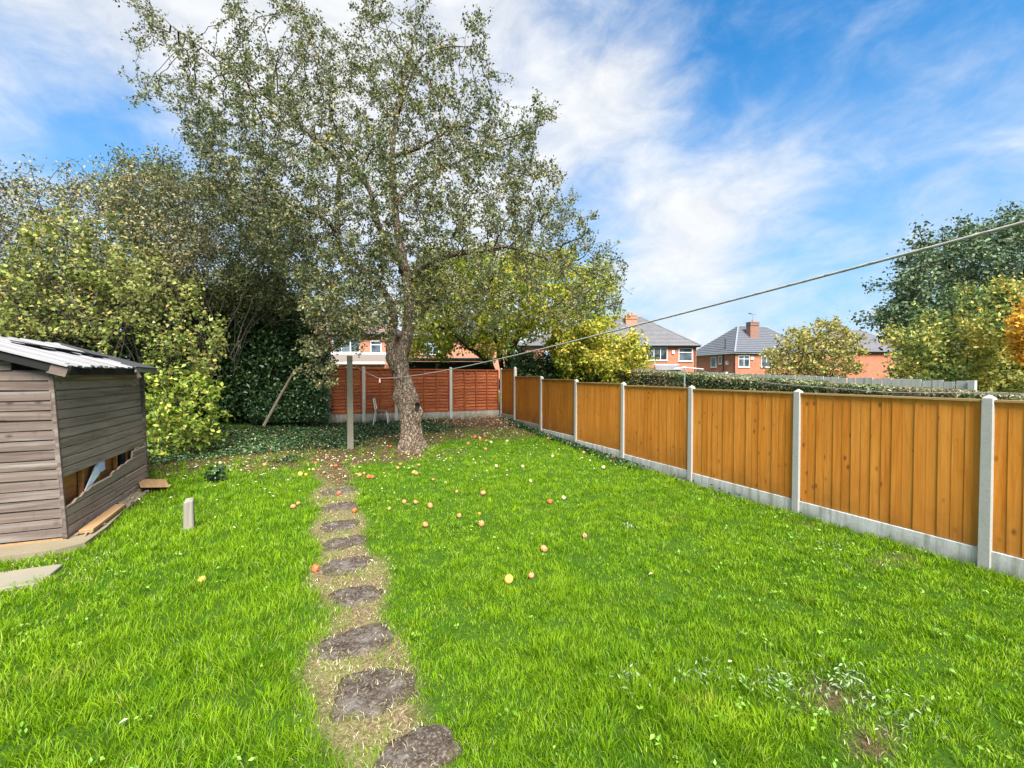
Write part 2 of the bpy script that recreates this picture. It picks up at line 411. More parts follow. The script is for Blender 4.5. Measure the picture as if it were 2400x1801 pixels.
def rooftile(name, a, b, spot):
    m, g = new_mat(name); co = g.n('ShaderNodeTexCoord').outputs['Object']
    n = g.noise(co, 1.1, 6, .6); v = g.n('ShaderNodeTexVoronoi', {'Vector': g.mapping(co, scale=(3.3, 3.3, 6)), 'Scale': 1.0})
    c = g.mix(n, a, b); c = g.mix(g.math('MULTIPLY', g.n('ShaderNodeSeparateColor', {0: v.outputs['Color']}).outputs[0], .35), c, spot)
    finish(g, c, .7, g.noise(co, 12, 4), .4, .02, .3); return m
M['slate'] = rooftile('grey_slate', (.16, .165, .18), (.11, .11, .12), (.24, .2, .18))
M['tile'] = rooftile('dark_grey_tile', (.105, .11, .125), (.085, .09, .105), (.13, .14, .155))
M['tile_red'] = rooftile('brown_tile', (.20, .14, .12), (.15, .10, .09), (.26, .2, .17))
M['hipcap'] = plain('hip_tile', (.20, .22, .26), .7, .1)
M['white'] = plain('white_plastic', (.62, .62, .62), .35, .04)
M['offwhite'] = plain('weathered_white', (.60, .58, .54), .6, .2)
M['dark'] = plain('black_gutter', (.018, .018, .02), .4, .2)
m, g = new_mat('window_glass')
co = g.n('ShaderNodeTexCoord').outputs['Object']
c = g.mix(g.fr(g.noise(co, .9, 3), .4, .6), (.02, .025, .03), (.10, .12, .14))
finish(g, c, .08, None, spec=.8); M['glass'] = m
m, g = new_mat('painted_sky_glass'); finish(g, (.22, .32, .42), .1, None, spec=.8); M['glass_blue'] = m  # sky reflection painted as an even blue base colour
M['galv'] = plain('galvanised_steel', (.35, .36, .37), .4, .2, metallic=.6)
M['chairleg'] = plain('white_chair_leg', (.8, .78, .74), .4, .1)
M['chairply'] = plain('brown_ply', (.16, .085, .045), .5, .3)
M['pot'] = plain('dark_wet_pot', (.02, .022, .024), .3, .3, spec=.6)
M['bag'] = plain('crumpled_white_bag', (.72, .76, .82), .5, .1)
M['bagblue'] = plain('pale_blue_bag', (.40, .50, .72), .5, .1)
M['rope'] = plain('pale_rope', (.34, .32, .30), .8, .35, 120)
M['pink'] = plain('pink_peg', (.75, .42, .38), .4, .05)
M['twigpale'] = plain('dead_branch', (.13, .105, .075), .8, .3)
M['bark'] = None
m, g = new_mat('apple_bark'); co = g.n('ShaderNodeTexCoord').outputs['Object']
n = g.noise(g.mapping(co, scale=(1, 1, .35)), 16, 7, .68, 1.2); n2 = g.noise(co, 2.2, 4)
v = g.n('ShaderNodeTexVoronoi', {'Vector': g.mapping(g.vmath('ADD', co, g.n('ShaderNodeVectorMath', {0: g.n('ShaderNodeTexNoise', {'Vector': co, 'Scale': 9.0}).outputs[1], 'Scale': .12}, operation='SCALE').outputs[0]), scale=(20, 20, 7)), 'Scale': 1.0}, feature='DISTANCE_TO_EDGE').outputs[0]
c = g.ramp(n, [(.3, (.07, .042, .028)), (.46, (.21, .145, .10)), (.6, (.36, .28, .21)), (.76, (.54, .47, .40))])
c = g.mix(g.fr(v, 0, .12, .75, 0), c, (.045, .028, .02))
c = g.mix(g.fr(n2, .5, .7, 0, .35), c, (.13, .12, .07))
finish(g, c, .9, g.math('ADD', g.fr(v, 0, .2), g.math('MULTIPLY', n, .8)), 1.0, .03, .15); M['bark'] = m
m, g = new_mat('twig_bark'); geo = g.n('ShaderNodeNewGeometry')
c = g.ramp(g.noise(geo.outputs['Position'], 1.3, 4), [(.35, (.035, .028, .022)), (.6, (.085, .07, .055)), (.75, (.16, .14, .115))])
finish(g, c, .85, None, spec=.15); M['twig'] = m
m, g = new_mat('dark_bark'); geo = g.n('ShaderNodeNewGeometry')
c = g.ramp(g.noise(geo.outputs['Position'], 4, 4), [(.35, (.02, .016, .012)), (.7, (.06, .05, .035))])
finish(g, c, .9, None, spec=.1); M['darkbark'] = m
def apple_mat(name, a, b, c3):
    m, g = new_mat(name); co, raw, rnd = obj_coords(g, 9)
    c = g.ramp(g.noise(co, 2.2, 5, .7), [(.38, a), (.5, b), (.6, c3), (.66, (.20, .10, .04))]); finish(g, c, .6, None, spec=.2); return m
M['ap_red'] = apple_mat('red_apple_skin', (.38, .04, .02), (.48, .10, .035), (.52, .22, .08))
M['ap_orange'] = apple_mat('orange_apple_skin', (.44, .13, .05), (.50, .20, .08), (.54, .32, .15))
M['ap_yellow'] = apple_mat('yellow_apple_skin', (.48, .28, .05), (.52, .36, .08), (.52, .24, .06))
M['ap_pale'] = apple_mat('pale_green_apple_skin', (.34, .36, .15), (.42, .40, .20), (.44, .34, .18))
M['ap_rot'] = apple_mat('brown_rotten_apple_skin', (.16, .07, .03), (.30, .15, .07), (.5, .3, .16))

# foliage
M['lf_apple'] = leaf_mat('apple_leaf', [(0, (0.065, 0.080, 0.028)), (.35, (0.115, 0.130, 0.050)), (.6, (0.175, 0.180, 0.080)), (.82, (0.300, 0.290, 0.160)), (.93, (0.260, 0.220, 0.090)), (.975, (0.340, 0.260, 0.050)), (1, (0.300, 0.120, 0.040))], .28, (.10, .13, .05))
M['lf_hedge'] = leaf_mat('hedge_leaf', [(0, (0.075, 0.094, 0.031)), (.4, (0.150, 0.163, 0.062)), (.7, (0.263, 0.250, 0.112)), (.9, (0.400, 0.338, 0.163)), (1, (0.350, 0.213, 0.088))], .25, (.16, .14, .08))
M['lf_thorn'] = leaf_mat('thorn_leaf', [(0, (.06, .085, .03)), (.5, (.12, .15, .055)), (.8, (.21, .225, .09)), (1, (.32, .24, .10))], .3, (.14, .16, .06))
M['lf_yellow'] = leaf_mat('yellow_green_leaf', [(0, (0.072, 0.120, 0.024)), (.4, (0.156, 0.216, 0.036)), (.7, (0.288, 0.324, 0.072)), (.9, (0.432, 0.396, 0.120)), (1, (0.408, 0.240, 0.060))], .38, (.30, .30, .10))
M['lf_bright'] = leaf_mat('bright_bush_leaf', [(0, (.10, .17, .02)), (.4, (.20, .30, .035)), (.75, (.33, .40, .07)), (1, (.50, .44, .08))], .4)
M['lf_dark'] = leaf_mat('evergreen_leaf', [(0, (0.016, 0.038, 0.014)), (.5, (0.034, 0.070, 0.024)), (.85, (0.061, 0.115, 0.034)), (1, (0.095, 0.135, 0.041))], .12, rough=.3, gloss=.4)
M['lf_ivy'] = leaf_mat('ivy_leaf', [(0, (.018, .045, .016)), (.5, (.034, .075, .028)), (.85, (.06, .12, .04)), (1, (.12, .17, .06))], .15, rough=.3, gloss=.4)
M['lf_ash'] = leaf_mat('autumn_green_leaf', [(0, (.12, .20, .02)), (.4, (.22, .31, .03)), (.7, (.34, .38, .05)), (.9, (.48, .40, .06)), (1, (.46, .24, .04))], .45, (.40, .38, .05), pscale=.45)
M['lf_gold'] = leaf_mat('golden_leaf', [(0, (.18, .25, .03)), (.4, (.32, .36, .05)), (.75, (.50, .44, .07)), (1, (.58, .36, .05))], .4)
M['lf_bigtree'] = leaf_mat('deep_green_leaf', [(0, (0.046, 0.081, 0.040)), (.5, (0.092, 0.138, 0.063)), (.85, (0.161, 0.213, 0.103)), (1, (0.253, 0.230, 0.103))], .2, (.05, .085, .04), pscale=.25)
M['lf_yg'] = leaf_mat('turning_leaf', [(0, (.06, .12, .03)), (.5, (.12, .19, .05)), (.82, (.20, .26, .07)), (.94, (.46, .38, .08)), (1, (.56, .32, .06))], .3, (.52, .42, .09), pscale=.5)
M['lf_orange'] = leaf_mat('orange_leaf', [(0, (.45, .20, .02)), (.5, (.62, .30, .03)), (1, (.65, .42, .06))], .4)
M['lf_shrub'] = leaf_mat('thin_yellow_leaf', [(0, (.20, .22, .06)), (.5, (.34, .32, .08)), (1, (.42, .30, .10))], .35)
M['lf_clipped'] = leaf_mat('clipped_hedge_leaf', [(0, (.06, .09, .03)), (.4, (.12, .165, .06)), (.75, (.22, .25, .11)), (1, (.38, .34, .2))], .25, (.32, .22, .15), pscale=.9)
M['lf_weed'] = leaf_mat('broad_weed_leaf', [(0, (.10, .22, .015)), (.6, (.17, .33, .03)), (1, (.26, .40, .07))], .3)
M['lf_grey'] = leaf_mat('grey_green_weed_leaf', [(0, (.13, .20, .08)), (1, (.28, .36, .19))], .25)
M['litter'] = leaf_mat('fallen_leaf', [(0, (.10, .035, .015)), (.4, (.20, .08, .035)), (.65, (.32, .18, .08)), (.85, (.48, .34, .2)), (1, (.62, .56, .42))], .15)
M['palelitter'] = leaf_mat('pale_fallen_leaf', [(0, (.50, .46, .28)), (.6, (.66, .64, .48)), (1, (.45, .28, .14))], .2)
m, g = new_mat('grass_blade'); geo = g.n('ShaderNodeNewGeometry'); pos = geo.outputs['Position']
c = g.ramp(geo.outputs['Random Per Island'], [(0, (.055, .130, .003)), (.3, (.125, .260, .004)), (.65, (.21, .375, .006)), (.9, (.32, .47, .015)), (.97, (.36, .40, .10)), (1, (.44, .38, .2))])
f1 = g.fr(g.noise(pos, .9, 4, .6), .38, .64); f2 = g.fr(g.noise(pos, 4.0, 3), .35, .68)
c = g.mix(g.math('MULTIPLY', f1, .5), c, (.28, .42, .010)); c = g.mix(g.math('MULTIPLY', f2, .5), c, (.045, .155, .002)); f3 = g.fr(g.noise(g.vmath('ADD', pos, (7, 3, 1)), 1.9, 5, .7), .58, .72, 0, .6); c = g.mix(f3, c, (.35, .38, .05))
p = g.n('ShaderNodeBsdfPrincipled', {'Base Color': c, 'Roughness': .5, 'Specular IOR Level': .12}); t = g.n('ShaderNodeBsdfTranslucent', {'Color': c})
x = g.n('ShaderNodeMixShader', {0: .38, 1: p.outputs[0], 2: t.outputs[0]}); g.n('ShaderNodeOutputMaterial', {'Surface': x.outputs[0]}); M['grass'] = m
M['straw'] = leaf_mat('dry_straw', [(0, (.20, .14, .06)), (.45, (.36, .28, .15)), (.8, (.50, .42, .26)), (.9, (.56, .50, .36)), (1, (.26, .34, .06))], .2)

# ------------------------------------------------------------------ ground
STONES = [(.46, 2.22, .20, .15, .15), (.31, 2.76, .255, .19, -.15), (.265, 3.33, .235, .19, .1), (.31, 4.04, .20, .165, .15), (.27, 4.72, .225, .185, -.1), (.30, 5.36, .235, .17, .1),
          (.27, 5.98, .23, .18, -.15), (.32, 6.78, .25, .19, .05), (.33, 7.6, .24, .19, .1)]
def smooth(a, b, x): t = np.clip((x - a) / (b - a), 0, 1); return t * t * (3 - 2 * t)
def vnoise(x, y, s, seed=0):
    x = np.asarray(x) * s + seed * 17.3; y = np.asarray(y) * s + seed * 5.1
    xi = np.floor(x).astype(int); yi = np.floor(y).astype(int); fx = x - xi; fy = y - yi
    h = lambda a, b: (np.sin(a * 127.1 + b * 311.7 + seed * 74.7) * 43758.5453) % 1.0
    fx = fx * fx * (3 - 2 * fx); fy = fy * fy * (3 - 2 * fy)
    return (h(xi, yi) * (1 - fx) + h(xi + 1, yi) * fx) * (1 - fy) + (h(xi, yi + 1) * (1 - fx) + h(xi + 1, yi + 1) * fx) * fy
def m_path(x, y):
    c = .275 + .03 * np.sin(y * 1.7) + .06 * smooth(2.9, 2.1, y); w = .265 + .06 * np.sin(y * 4.3 + 1) + .11 * (vnoise(x, y, 3.1, 2) - .5)
    return 1 - smooth(w - .07, w + .09, np.abs(x - c))
def m_back(x, y):      # worn, shaded end of the garden (ivy, soil, litter): 1 inside
    n = vnoise(x, y, 1.1, 3) - .5
    edge = np.where(x < 1.6, 9.3 + .35 * (x < -.5), 9.3 + (x - 1.6) * 1.1)
    edge = np.where(x > 3.0, 11.5 - .25 * (x - 3), edge)
    return smooth(-.35, .45, y - edge + n * 1.3)
def m_ivy(x, y):
    n = vnoise(x, y, 1.3, 9) - .5
    a = smooth(-.3, .4, y - 10.5 - .6 * (x > -.2) + n * 1.6) * (1 - smooth(.9, 1.7, x + n)) * smooth(-9, -8, x)
    b = smooth(-.3, .3, y - 12.3 + n) * (1 - smooth(3.0, 3.8, x + n * 1.2))
    return np.clip(a + b, 0, 1)
def m_pile(x, y): return smooth(-.3, .3, (y - 12.7) + (x - 4.6) * .25 + (vnoise(x, y, 1.5, 5) - .5)) * smooth(3.0, 3.6, x)
def m_bare(x, y):
    d = lambda cx, cy, rx, ry: np.exp(-(((x - cx) / rx) ** 2 + ((y - cy) / ry) ** 2) * 1.2)
    n = vnoise(x, y, 5, 7)
    return np.clip(1.3 * d(2.78, 1.62, .30, .14) + 1.2 * d(2.66, 1.32, .25, .10) + .8 * d(5.5, 2.6, .5, .14) + .7 * d(5.75, 3.6, .14, .5) + .6 * d(5.75, 5.2, .12, .7) + .55 * 1.6 * d(.38, 9.0, .36, 1.7) + .7 * d(2.1, 9.8, 1.2, .6) + .35 * d(-.6, 8.9, .8, .4)
                   + .35 * d(4.9, 3.2, .25, .6) - .35 * n, 0, 1)
def in_shed(x, y): return (x < -2.36 - .16 * vnoise(x, y, 4, 73) * (y > 6.6)) & (y > 6.14 + .1 * vnoise(x, y, 5, 74)) & (y < 9.42)
def in_slab2(x, y): return (x < -2.42 + .18 * np.sin(y * 9) + .3 * (vnoise(x, y, 6, 71) - .5)) & (y > 5.36 + .12 * (vnoise(x, y, 5, 72) - .2)) & (y < 5.8)
ys = np.concatenate([-np.geomspace(300, 2.6, 14), np.arange(-2, 16.01, .09), 16 + np.geomspace(.6, 500, 22)])
xs = np.concatenate([-np.geomspace(300, 9.6, 14), np.arange(-9, 7.01, .09), 7 + np.geomspace(.6, 500, 22)])
X, Y = np.meshgrid(xs, ys); Z = gh(X, Y) + .012 * (vnoise(X, Y, 2.3, 1) - .5) - .012
V = np.stack([X, Y, Z], -1).reshape(-1, 3); nx = len(xs); i = (np.arange(len(ys) - 1)[:, None] * nx + np.arange(nx - 1)[None, :]).reshape(-1, 1)
m, g = new_mat('garden_soil'); at = g.n('ShaderNodeAttribute', None, attribute_name='cover'); s = g.n('ShaderNodeSeparateColor', {0: at.outputs['Color']})
pos = g.n('ShaderNodeNewGeometry').outputs['Position']
n1 = g.noise(pos, 12, 6, .65); n2 = g.noise(pos, 55, 5, .7); n3 = g.noise(pos, 2.5, 4)
gr = g.mix(n1, (.018, .045, .004), (.06, .13, .008)); soil = g.ramp(n2, [(.35, (.045, .026, .016)), (.55, (.10, .062, .04)), (.75, (.22, .155, .105))])
straw = g.ramp(n2, [(.35, (.07, .045, .025)), (.55, (.20, .145, .08)), (.75, (.38, .30, .19))]); straw = g.mix(g.fr(n3, .42, .65, 0, .4), straw, (.13, .19, .03))
c = g.mix(s.outputs[1], gr, straw); c = g.mix(s.outputs[0], c, soil); c = g.mix(s.outputs[2], c, g.mix(.5, soil, (.02, .03, .012)))
finish(g, c, .95, n2, .8, .02, .1); M['ground'] = m
gro = mesh_np('ground', V, i + np.array([[0, 1, nx + 1, nx]]), M['ground'], smooth=True); tag(gro, kind='structure')
ca = gro.data.color_attributes.new('cover', 'FLOAT_COLOR', 'POINT')
x_, y_ = V[:, 0], V[:, 1]; lawn = (x_ > -10) & (x_ < 6.2) & (y_ < 14.8)
r_ = np.clip(m_back(x_, y_) * .75 + m_bare(x_, y_) + m_pile(x_, y_), 0, 1) * lawn
g_ = m_path(x_, y_) * (y_ < 9.6) * lawn * (1 - r_); b_ = m_ivy(x_, y_) * lawn
ca.data.foreach_set('color', np.stack([r_, g_, b_, np.ones_like(r_)], -1).astype(np.float32).ravel())

# ------------------------------------------------------------------ stepping stones
SL = ['mossy stepping stone cut by the bottom edge of the photo', 'large gritty stepping stone second from the bottom of the row', 'dark stepping stone ringed by dry straw, third from the bottom',
      'small stepping stone half covered by straw, fourth from the bottom', 'stepping stone beside the red apple on the left edge of the path', 'stepping stone with white dead leaves on its face',
      'stepping stone just in front of the mossy one with an apple', 'yellow mossed stepping stone with a red apple on it', 'farthest stepping stone, green with moss, near the line post']
for k, (sx, sy, rx, ry, rz) in enumerate(STONES):
    b = MB(); n = 28; zb = float(gh(sx, sy)); ph = rng.uniform(0, 6, 4)
    ang = [2 * math.pi * j / n for j in range(n)]
    def sr(a): return (abs(math.cos(a)) ** 3.2 + abs(math.sin(a)) ** 3.2) ** (-1 / 3.2) * (1 + .09 * math.sin(2 * a + ph[3]) + .07 * math.sin(3 * a + ph[0]) + .05 * math.sin(7 * a + ph[1]) + .03 * math.sin(11 * a + ph[2]))
    rings = []
    for f, z in ((1.0, -.03), (1.0, -.004), (.92, .006), (.6, .011), (.25, .009)):
        rings.append([(rx * f * sr(a) * math.cos(a), ry * f * sr(a) * math.sin(a), z + .004 * math.sin(5 * a + ph[2]) * (f < .99)) for a in ang])
    vs_ = [p for r in rings for p in r] + [(0, 0, .010)]; fs = []
    for q in range(4):
        for j in range(n): fs.append((q * n + j, q * n + (j + 1) % n, (q + 1) * n + (j + 1) % n, (q + 1) * n + j))
    fs += [(4 * n + j, 4 * n + (j + 1) % n, 5 * n) for j in range(n)]
    b.add(vs_, fs); o = b.build('stepping_stone', M['stone'], smooth=True); o.location = (sx, sy, zb); o.rotation_euler = (0, 0, rz)
    tag(o, SL[k], 'stepping stone', 'stepping stones through the lawn')

# ------------------------------------------------------------------ right fence
FX = 6.04
PY = [2.08 + 1.88 * k for k in range(-1, 7)] + [14.54]
right_fence = thing('board_fence', 'orange close board fence with concrete posts along the right of the lawn', 'fence', (FX, 0, 0))
def post_mesh(h, mat, w=.097, cap=True):
    b = MB(); b.hexa([(-w / 2, -w / 2, -.3), (w / 2, -w / 2, -.3), (w / 2, w / 2, -.3), (-w / 2, w / 2, -.3), (-w / 2, -w / 2, h), (w / 2, -w / 2, h), (w / 2, w / 2, h), (-w / 2, w / 2, h)])
    c = .022 if cap else .008
    b.v[4:8] = [(x * .9, y * .9, z) for x, y, z in b.v[4:8]]
    b.v[4:8] = [(x, y, z - .02) for x, y, z in b.v[4:8]]
    b.add([(-w * .45, -w * .45, h - .0195), (w * .45, -w * .45, h - .0195), (w * .45, w * .45, h - .0195), (-w * .45, w * .45, h - .0195), (0, 0, h + c)], [(0, 1, 4), (1, 2, 4), (2, 3, 4), (3, 0, 4)])
    return b
for k, y in enumerate(PY):
    top = 1.70 + .75 * float(gh(0, y)) if y < 13 else (1.86 if y < 14 else 2.13)
    if k == 7: top = 2.16
    o = post_mesh(top, M['post']).build('post', M['post'], right_fence, bevel=.006); o.location = (0, y, 0)
def board_mesh(h, w=.116):
    b = MB()   # feather edge: thick on one edge, thin on the other
    b.prism([(.003, 0), (.010, 0), (.010, w), (-.004, w), ], (0, 0, h), ux=(1, 0, 0), uz=(0, 1, 0))
    return b
bm_cache = {}
for k in range(len(PY) - 1):
    y0, y1 = PY[k] + .05, PY[k + 1] - .05; L = y1 - y0; gm = float(gh(0, (y0 + y1) / 2)); tall = k == len(PY) - 2
    zb = .20 + gm * .95 if not tall else .56; zt = 1.645 + gm * .75 if not tall else 2.09
    gb = MB(); gb.box((0, (y0 + y1) / 2, (zb - .01 + gm - .1) / 2 - .0), (.05, L + .03, zb - .01 - gm + .1))
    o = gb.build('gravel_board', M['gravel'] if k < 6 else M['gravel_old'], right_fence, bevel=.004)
    # put the origin at its foot so that dirt follows the soil line
    o.data.transform(Matrix.Translation((0, 0, -gm))); o.location = (0, 0, gm)
    pn = MB(); pn.box((0, 0, zt - zb + .012), (.062, L, .022)); pn.box((.034, 0, .12), (.03, L, .05)); pn.box((.034, 0, (zt - zb) * .5), (.03, L, .05)); pn.box((.034, 0, zt - zb - .14), (.03, L, .05))
    po = pn.build('fence_panel', M['rail'], right_fence); po.location = (0, (y0 + y1) / 2, zb)
    h = round(zt - zb, 3); nb = 17 if not tall else 11; pitch = L / nb
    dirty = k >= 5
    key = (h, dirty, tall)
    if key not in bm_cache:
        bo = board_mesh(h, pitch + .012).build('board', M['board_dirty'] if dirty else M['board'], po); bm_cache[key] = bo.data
    else: bo = link('board', bm_cache[key], po)
    for j in range(nb):
        if j: bo = link('board', bm_cache[key], po)
        bo.location = (-.006 + .0025 * (j % 2) + rng.uniform(-.002, .002), -L / 2 + j * pitch, rng.uniform(-.006, .0) + .0015 * j % .004)
        bo.rotation_euler = (rng.uniform(-.003, .003), 0, rng.uniform(-.012, .012))

# ------------------------------------------------------------------ back fence
back_fence = thing('lap_fence', 'red brown lap panel fence with concrete posts across the end of the garden', 'fence', (0, 14.54, 0))
BX = [.40, 1.39, 2.38, 4.19, 5.97]
for k, x in enumerate(BX[:-1]):
    o = post_mesh(2.42 if k == 0 else 2.17, M['post_old'], .12 if k == 0 else .1, False).build('post', M['post_old'] if k == 0 else M['post'], back_fence, bevel=.006); o.location = (x, 0, 0)
for k in range(4):
    x0, x1 = BX[k] + .05, BX[k + 1] - .05; L = x1 - x0; zb = .72 if k < 2 else .69; zt = 2.13 - .012 * k
    gb = MB(); gb.box(((x0 + x1) / 2, 0, 0), (L + .03, .05, zb - .012 - .25)); o = gb.build('gravel_board', M['gravel_old'], back_fence, bevel=.004); o.location = (0, 0, (zb + .25) / 2)
    pn = MB(); H = zt - zb; nv = 1 if k < 2 else 3
    for zz in (.02, H - .02): pn.box((0, -.012, zz), (L, .06, .04))
    for q in range(nv + 2):
        xx = -L / 2 + .02 + (L - .04) * q / (nv + 1); pn.box((xx, -.03, H / 2), (.035, .05, H - .082))
    po = pn.build('fence_panel', M['lapbat'], back_fence); po.location = ((x0 + x1) / 2, 0, zb)
    ns = 13; sh = (H - .08) / ns; me = None
    for j in range(ns):
        if me is None:
            b = MB(); n = 12; up_ = []
            for q in range(n + 1):
                xx = -L / 2 + .01 + (L - .02) * q / n; w = .008 * math.sin(q * 1.9 + k) + .004 * math.sin(q * 4.1)
                up_.append((xx, w))
            vs_ = []
            for xx, w in up_: vs_ += [(xx, -.034, w), (xx, -.02, w), (xx, .006, sh + .015), (xx, 0.0, sh + .015)]
            fs = []
            for q in range(n):
                for e in range(4): fs.append((4 * q + e, 4 * q + (e + 1) % 4, 4 * q + 4 + (e + 1) % 4, 4 * q + 4 + e))
            fs += [(3, 2, 1, 0), (4 * n, 4 * n + 1, 4 * n + 2, 4 * n + 3)]
            b.add(vs_, fs); so = b.build('slat', M['lap'], po); me = so.data
        else: so = link('slat', me, po)
        so.location = (0, .012, .04 + j * sh); so.scale = (1 if j % 2 else -1, 1, 1) if False else (1, 1, 1)

# ------------------------------------------------------------------ shed
SX, SY = -2.57, 6.50; SG = .12; EZ = 1.96; SL_ = 2.64; RX = -3.70; RZ = 2.40
shed = thing('garden_shed', 'weathered brown timber shed with broken side boards and bleached plank roof', 'shed', (SX, SY, SG))
def ship(length, h=.1075, sag=0.0, seg=1, cut=None, along='X', t=.024):
    """ship-lap board running from 0 to length; cut(s) trims its top"""
    b = MB(); prof = [(0, 0), (t, .0), (t, h * .85), (t * .05, h * .875), (0, h * 1.0)]
    rings = []
    for q in range(seg + 1):
        s = length * q / seg; dz = -sag * math.sin(math.pi * q / seg); mx = cut(s) if cut else 9
        rings.append([(s, o, min(z, max(mx, .012)) + dz) for o, z in prof])
    vs_ = []
    for r in rings:
        for s, o, z in r: vs_.append((-s, -o, z) if along == 'X' else (o, s, z))
    n = 5; fs = []
    for q in range(seg):
        for e in range(n):
            f = (q * n + e, q * n + (e + 1) % n, (q + 1) * n + (e + 1) % n, (q + 1) * n + e); fs.append(f)
    fs += [tuple(range(n)), tuple(seg * n + n - 1 - e for e in range(n))]
    b.add(vs_, fs); return b
lean = .10 / 1.85       # the front corner leans
nrow = 17; rh = (EZ - SG) / nrow
# front wall boards run left from the corner, the gable rows start further left
slope = (RZ - EZ) / (SX + .12 - RX)
for i_ in range(nrow + 4):
    z = i_ * rh; off = 0.0
    if z + rh * .9 > EZ - SG: off = (z + rh * .9 - (EZ - SG)) / slope + .02
    if off > 1.1: break
    cor = lean * z * 1.0
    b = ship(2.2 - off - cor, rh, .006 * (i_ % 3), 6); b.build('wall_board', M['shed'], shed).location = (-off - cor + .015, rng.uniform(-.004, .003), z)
    shed.children[-1].rotation_euler = (0, rng.uniform(-.004, .004) + .012 * (1 - i_ / nrow), 0)
HOLE = 5
for i_ in range(nrow):
    z = i_ * rh; x = -lean * z * .85
    if i_ in (3, 4, 5):       # broken rows
        if i_ == 5:  # short sound end at the back only
            b = ship(SL_ - 2.02, rh, 0, 4, along='Y'); y0 = 2.02
        elif i_ == 4:
            b = ship(SL_ - 1.25, rh, 0, 14, cut=lambda s: .03 + .085 * min(1, max(0, s / .8)) + .014 * math.sin(s * 23), along='Y'); y0 = 1.25
        else:
            b = ship(SL_, rh, 0, 30, cut=lambda s: .0 + .115 * min(1, max(0, (s - .02) / .75)) + .012 * math.sin(s * 31), along='Y'); y0 = 0.0
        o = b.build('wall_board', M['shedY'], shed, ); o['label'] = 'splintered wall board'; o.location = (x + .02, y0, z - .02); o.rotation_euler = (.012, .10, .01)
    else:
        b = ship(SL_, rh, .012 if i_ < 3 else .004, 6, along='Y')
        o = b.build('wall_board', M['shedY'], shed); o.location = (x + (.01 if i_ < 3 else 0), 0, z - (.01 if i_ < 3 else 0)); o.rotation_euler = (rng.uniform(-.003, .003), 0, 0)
b = MB(); b.box((-.10, SL_ / 2 - .05, .55), (.012, SL_ - .3, .75)); b.build('inner_panel', M['inner'], shed)
b = MB()
for yy in (.60, 1.05, 1.62, 2.0): b.box((-.06, yy, .6), (.04, .045, 1.0))
b.build('stud', M['inner'], shed)
b = MB(); b.box((-.055, 1.83, .62), (.05, .16, .5)); b.build('gap_shade', M['black'], shed)  # solid near-black box painting the shade inside the wall hole
b = MB(); vs_ = [(-.03, .55, .30), (-.02, .98, .48), (-.015, 1.18, .66), (-.015, 1.02, .665), (-.03, .90, .60), (-.03, .8, .50)]
b.add([(x, y, z) for x, y, z in vs_] + [(x - .012, y, z) for x, y, z in vs_], [(0, 1, 2, 3, 4, 5), (11, 10, 9, 8, 7, 6)] + [(q, 6 + q, 6 + (q + 1) % 6, (q + 1) % 6) for q in range(6)])
tag(b.build('torn_bag', M['bag'], shed), 'torn white bag showing through the hole')
b = MB(); b.box((-.012, 1.03, .57), (.008, .2, .11), rx=.1); b.build('blue_patch', M['bagblue'], shed)
# near-black fill painting the shade behind the boards, floor, corner strips
b = MB(); b.hexa([(-2.2, .03, -.0), (-.14, .03, 0), (-.14, SL_ - .03, 0), (-2.2, SL_ - .03, 0), (-2.2, .03, EZ - SG), (-.18, .03, EZ - SG), (-.14, SL_ - .03, EZ - SG), (-2.2, SL_ - .03, EZ - SG)]); b.hexa([(-2.1, .04, 1.7), (-.16, .04, 1.7), (-.16, SL_ - .04, 1.7), (-2.1, SL_ - .04, 1.7), (-1.15, .04, 2.25), (-1.1, .04, 2.25), (-1.1, SL_ - .04, 2.25), (-1.15, SL_ - .04, 2.25)]); b.build('inner_shade_fill', M['black'], shed)
b = MB(); b.box((-1.1, SL_ / 2, -.04), (2.26, SL_ + .02, .05)); b.build('floor', M['bare'], shed)
b = MB(); b.box((-2.0, .1, -.09), (.08, .1, .05)); b.box((-.9, .1, -.09), (.08, .1, .05)); b.box((-.1, SL_ - .2, -.085), (.1, .12, .045)); b.build('bearer', M['oldpost'], shed)
b = MB(); b.hexa([(.0, -.022, -.02), (.045, -.022, -.02), (.045, .012, -.02), (.0, .012, -.02), (-.095, -.022, 1.84), (-.05, -.022, 1.84), (-.05, .012, 1.84), (-.095, .012, 1.84)])
b.build('corner_strip', M['shed'], shed, bevel=.003)
b = MB(); b.hexa([(-.02, SL_ - .03, 0), (.03, SL_ - .03, 0), (.03, SL_ + .02, 0), (-.02, SL_ + .02, 0), (-.06, SL_ - .03, 1.84), (-.0, SL_ - .03, 1.84), (-.0, SL_ + .02, 1.84), (-.06, SL_ + .02, 1.84)]); b.build('corner_strip', M['shed'], shed)
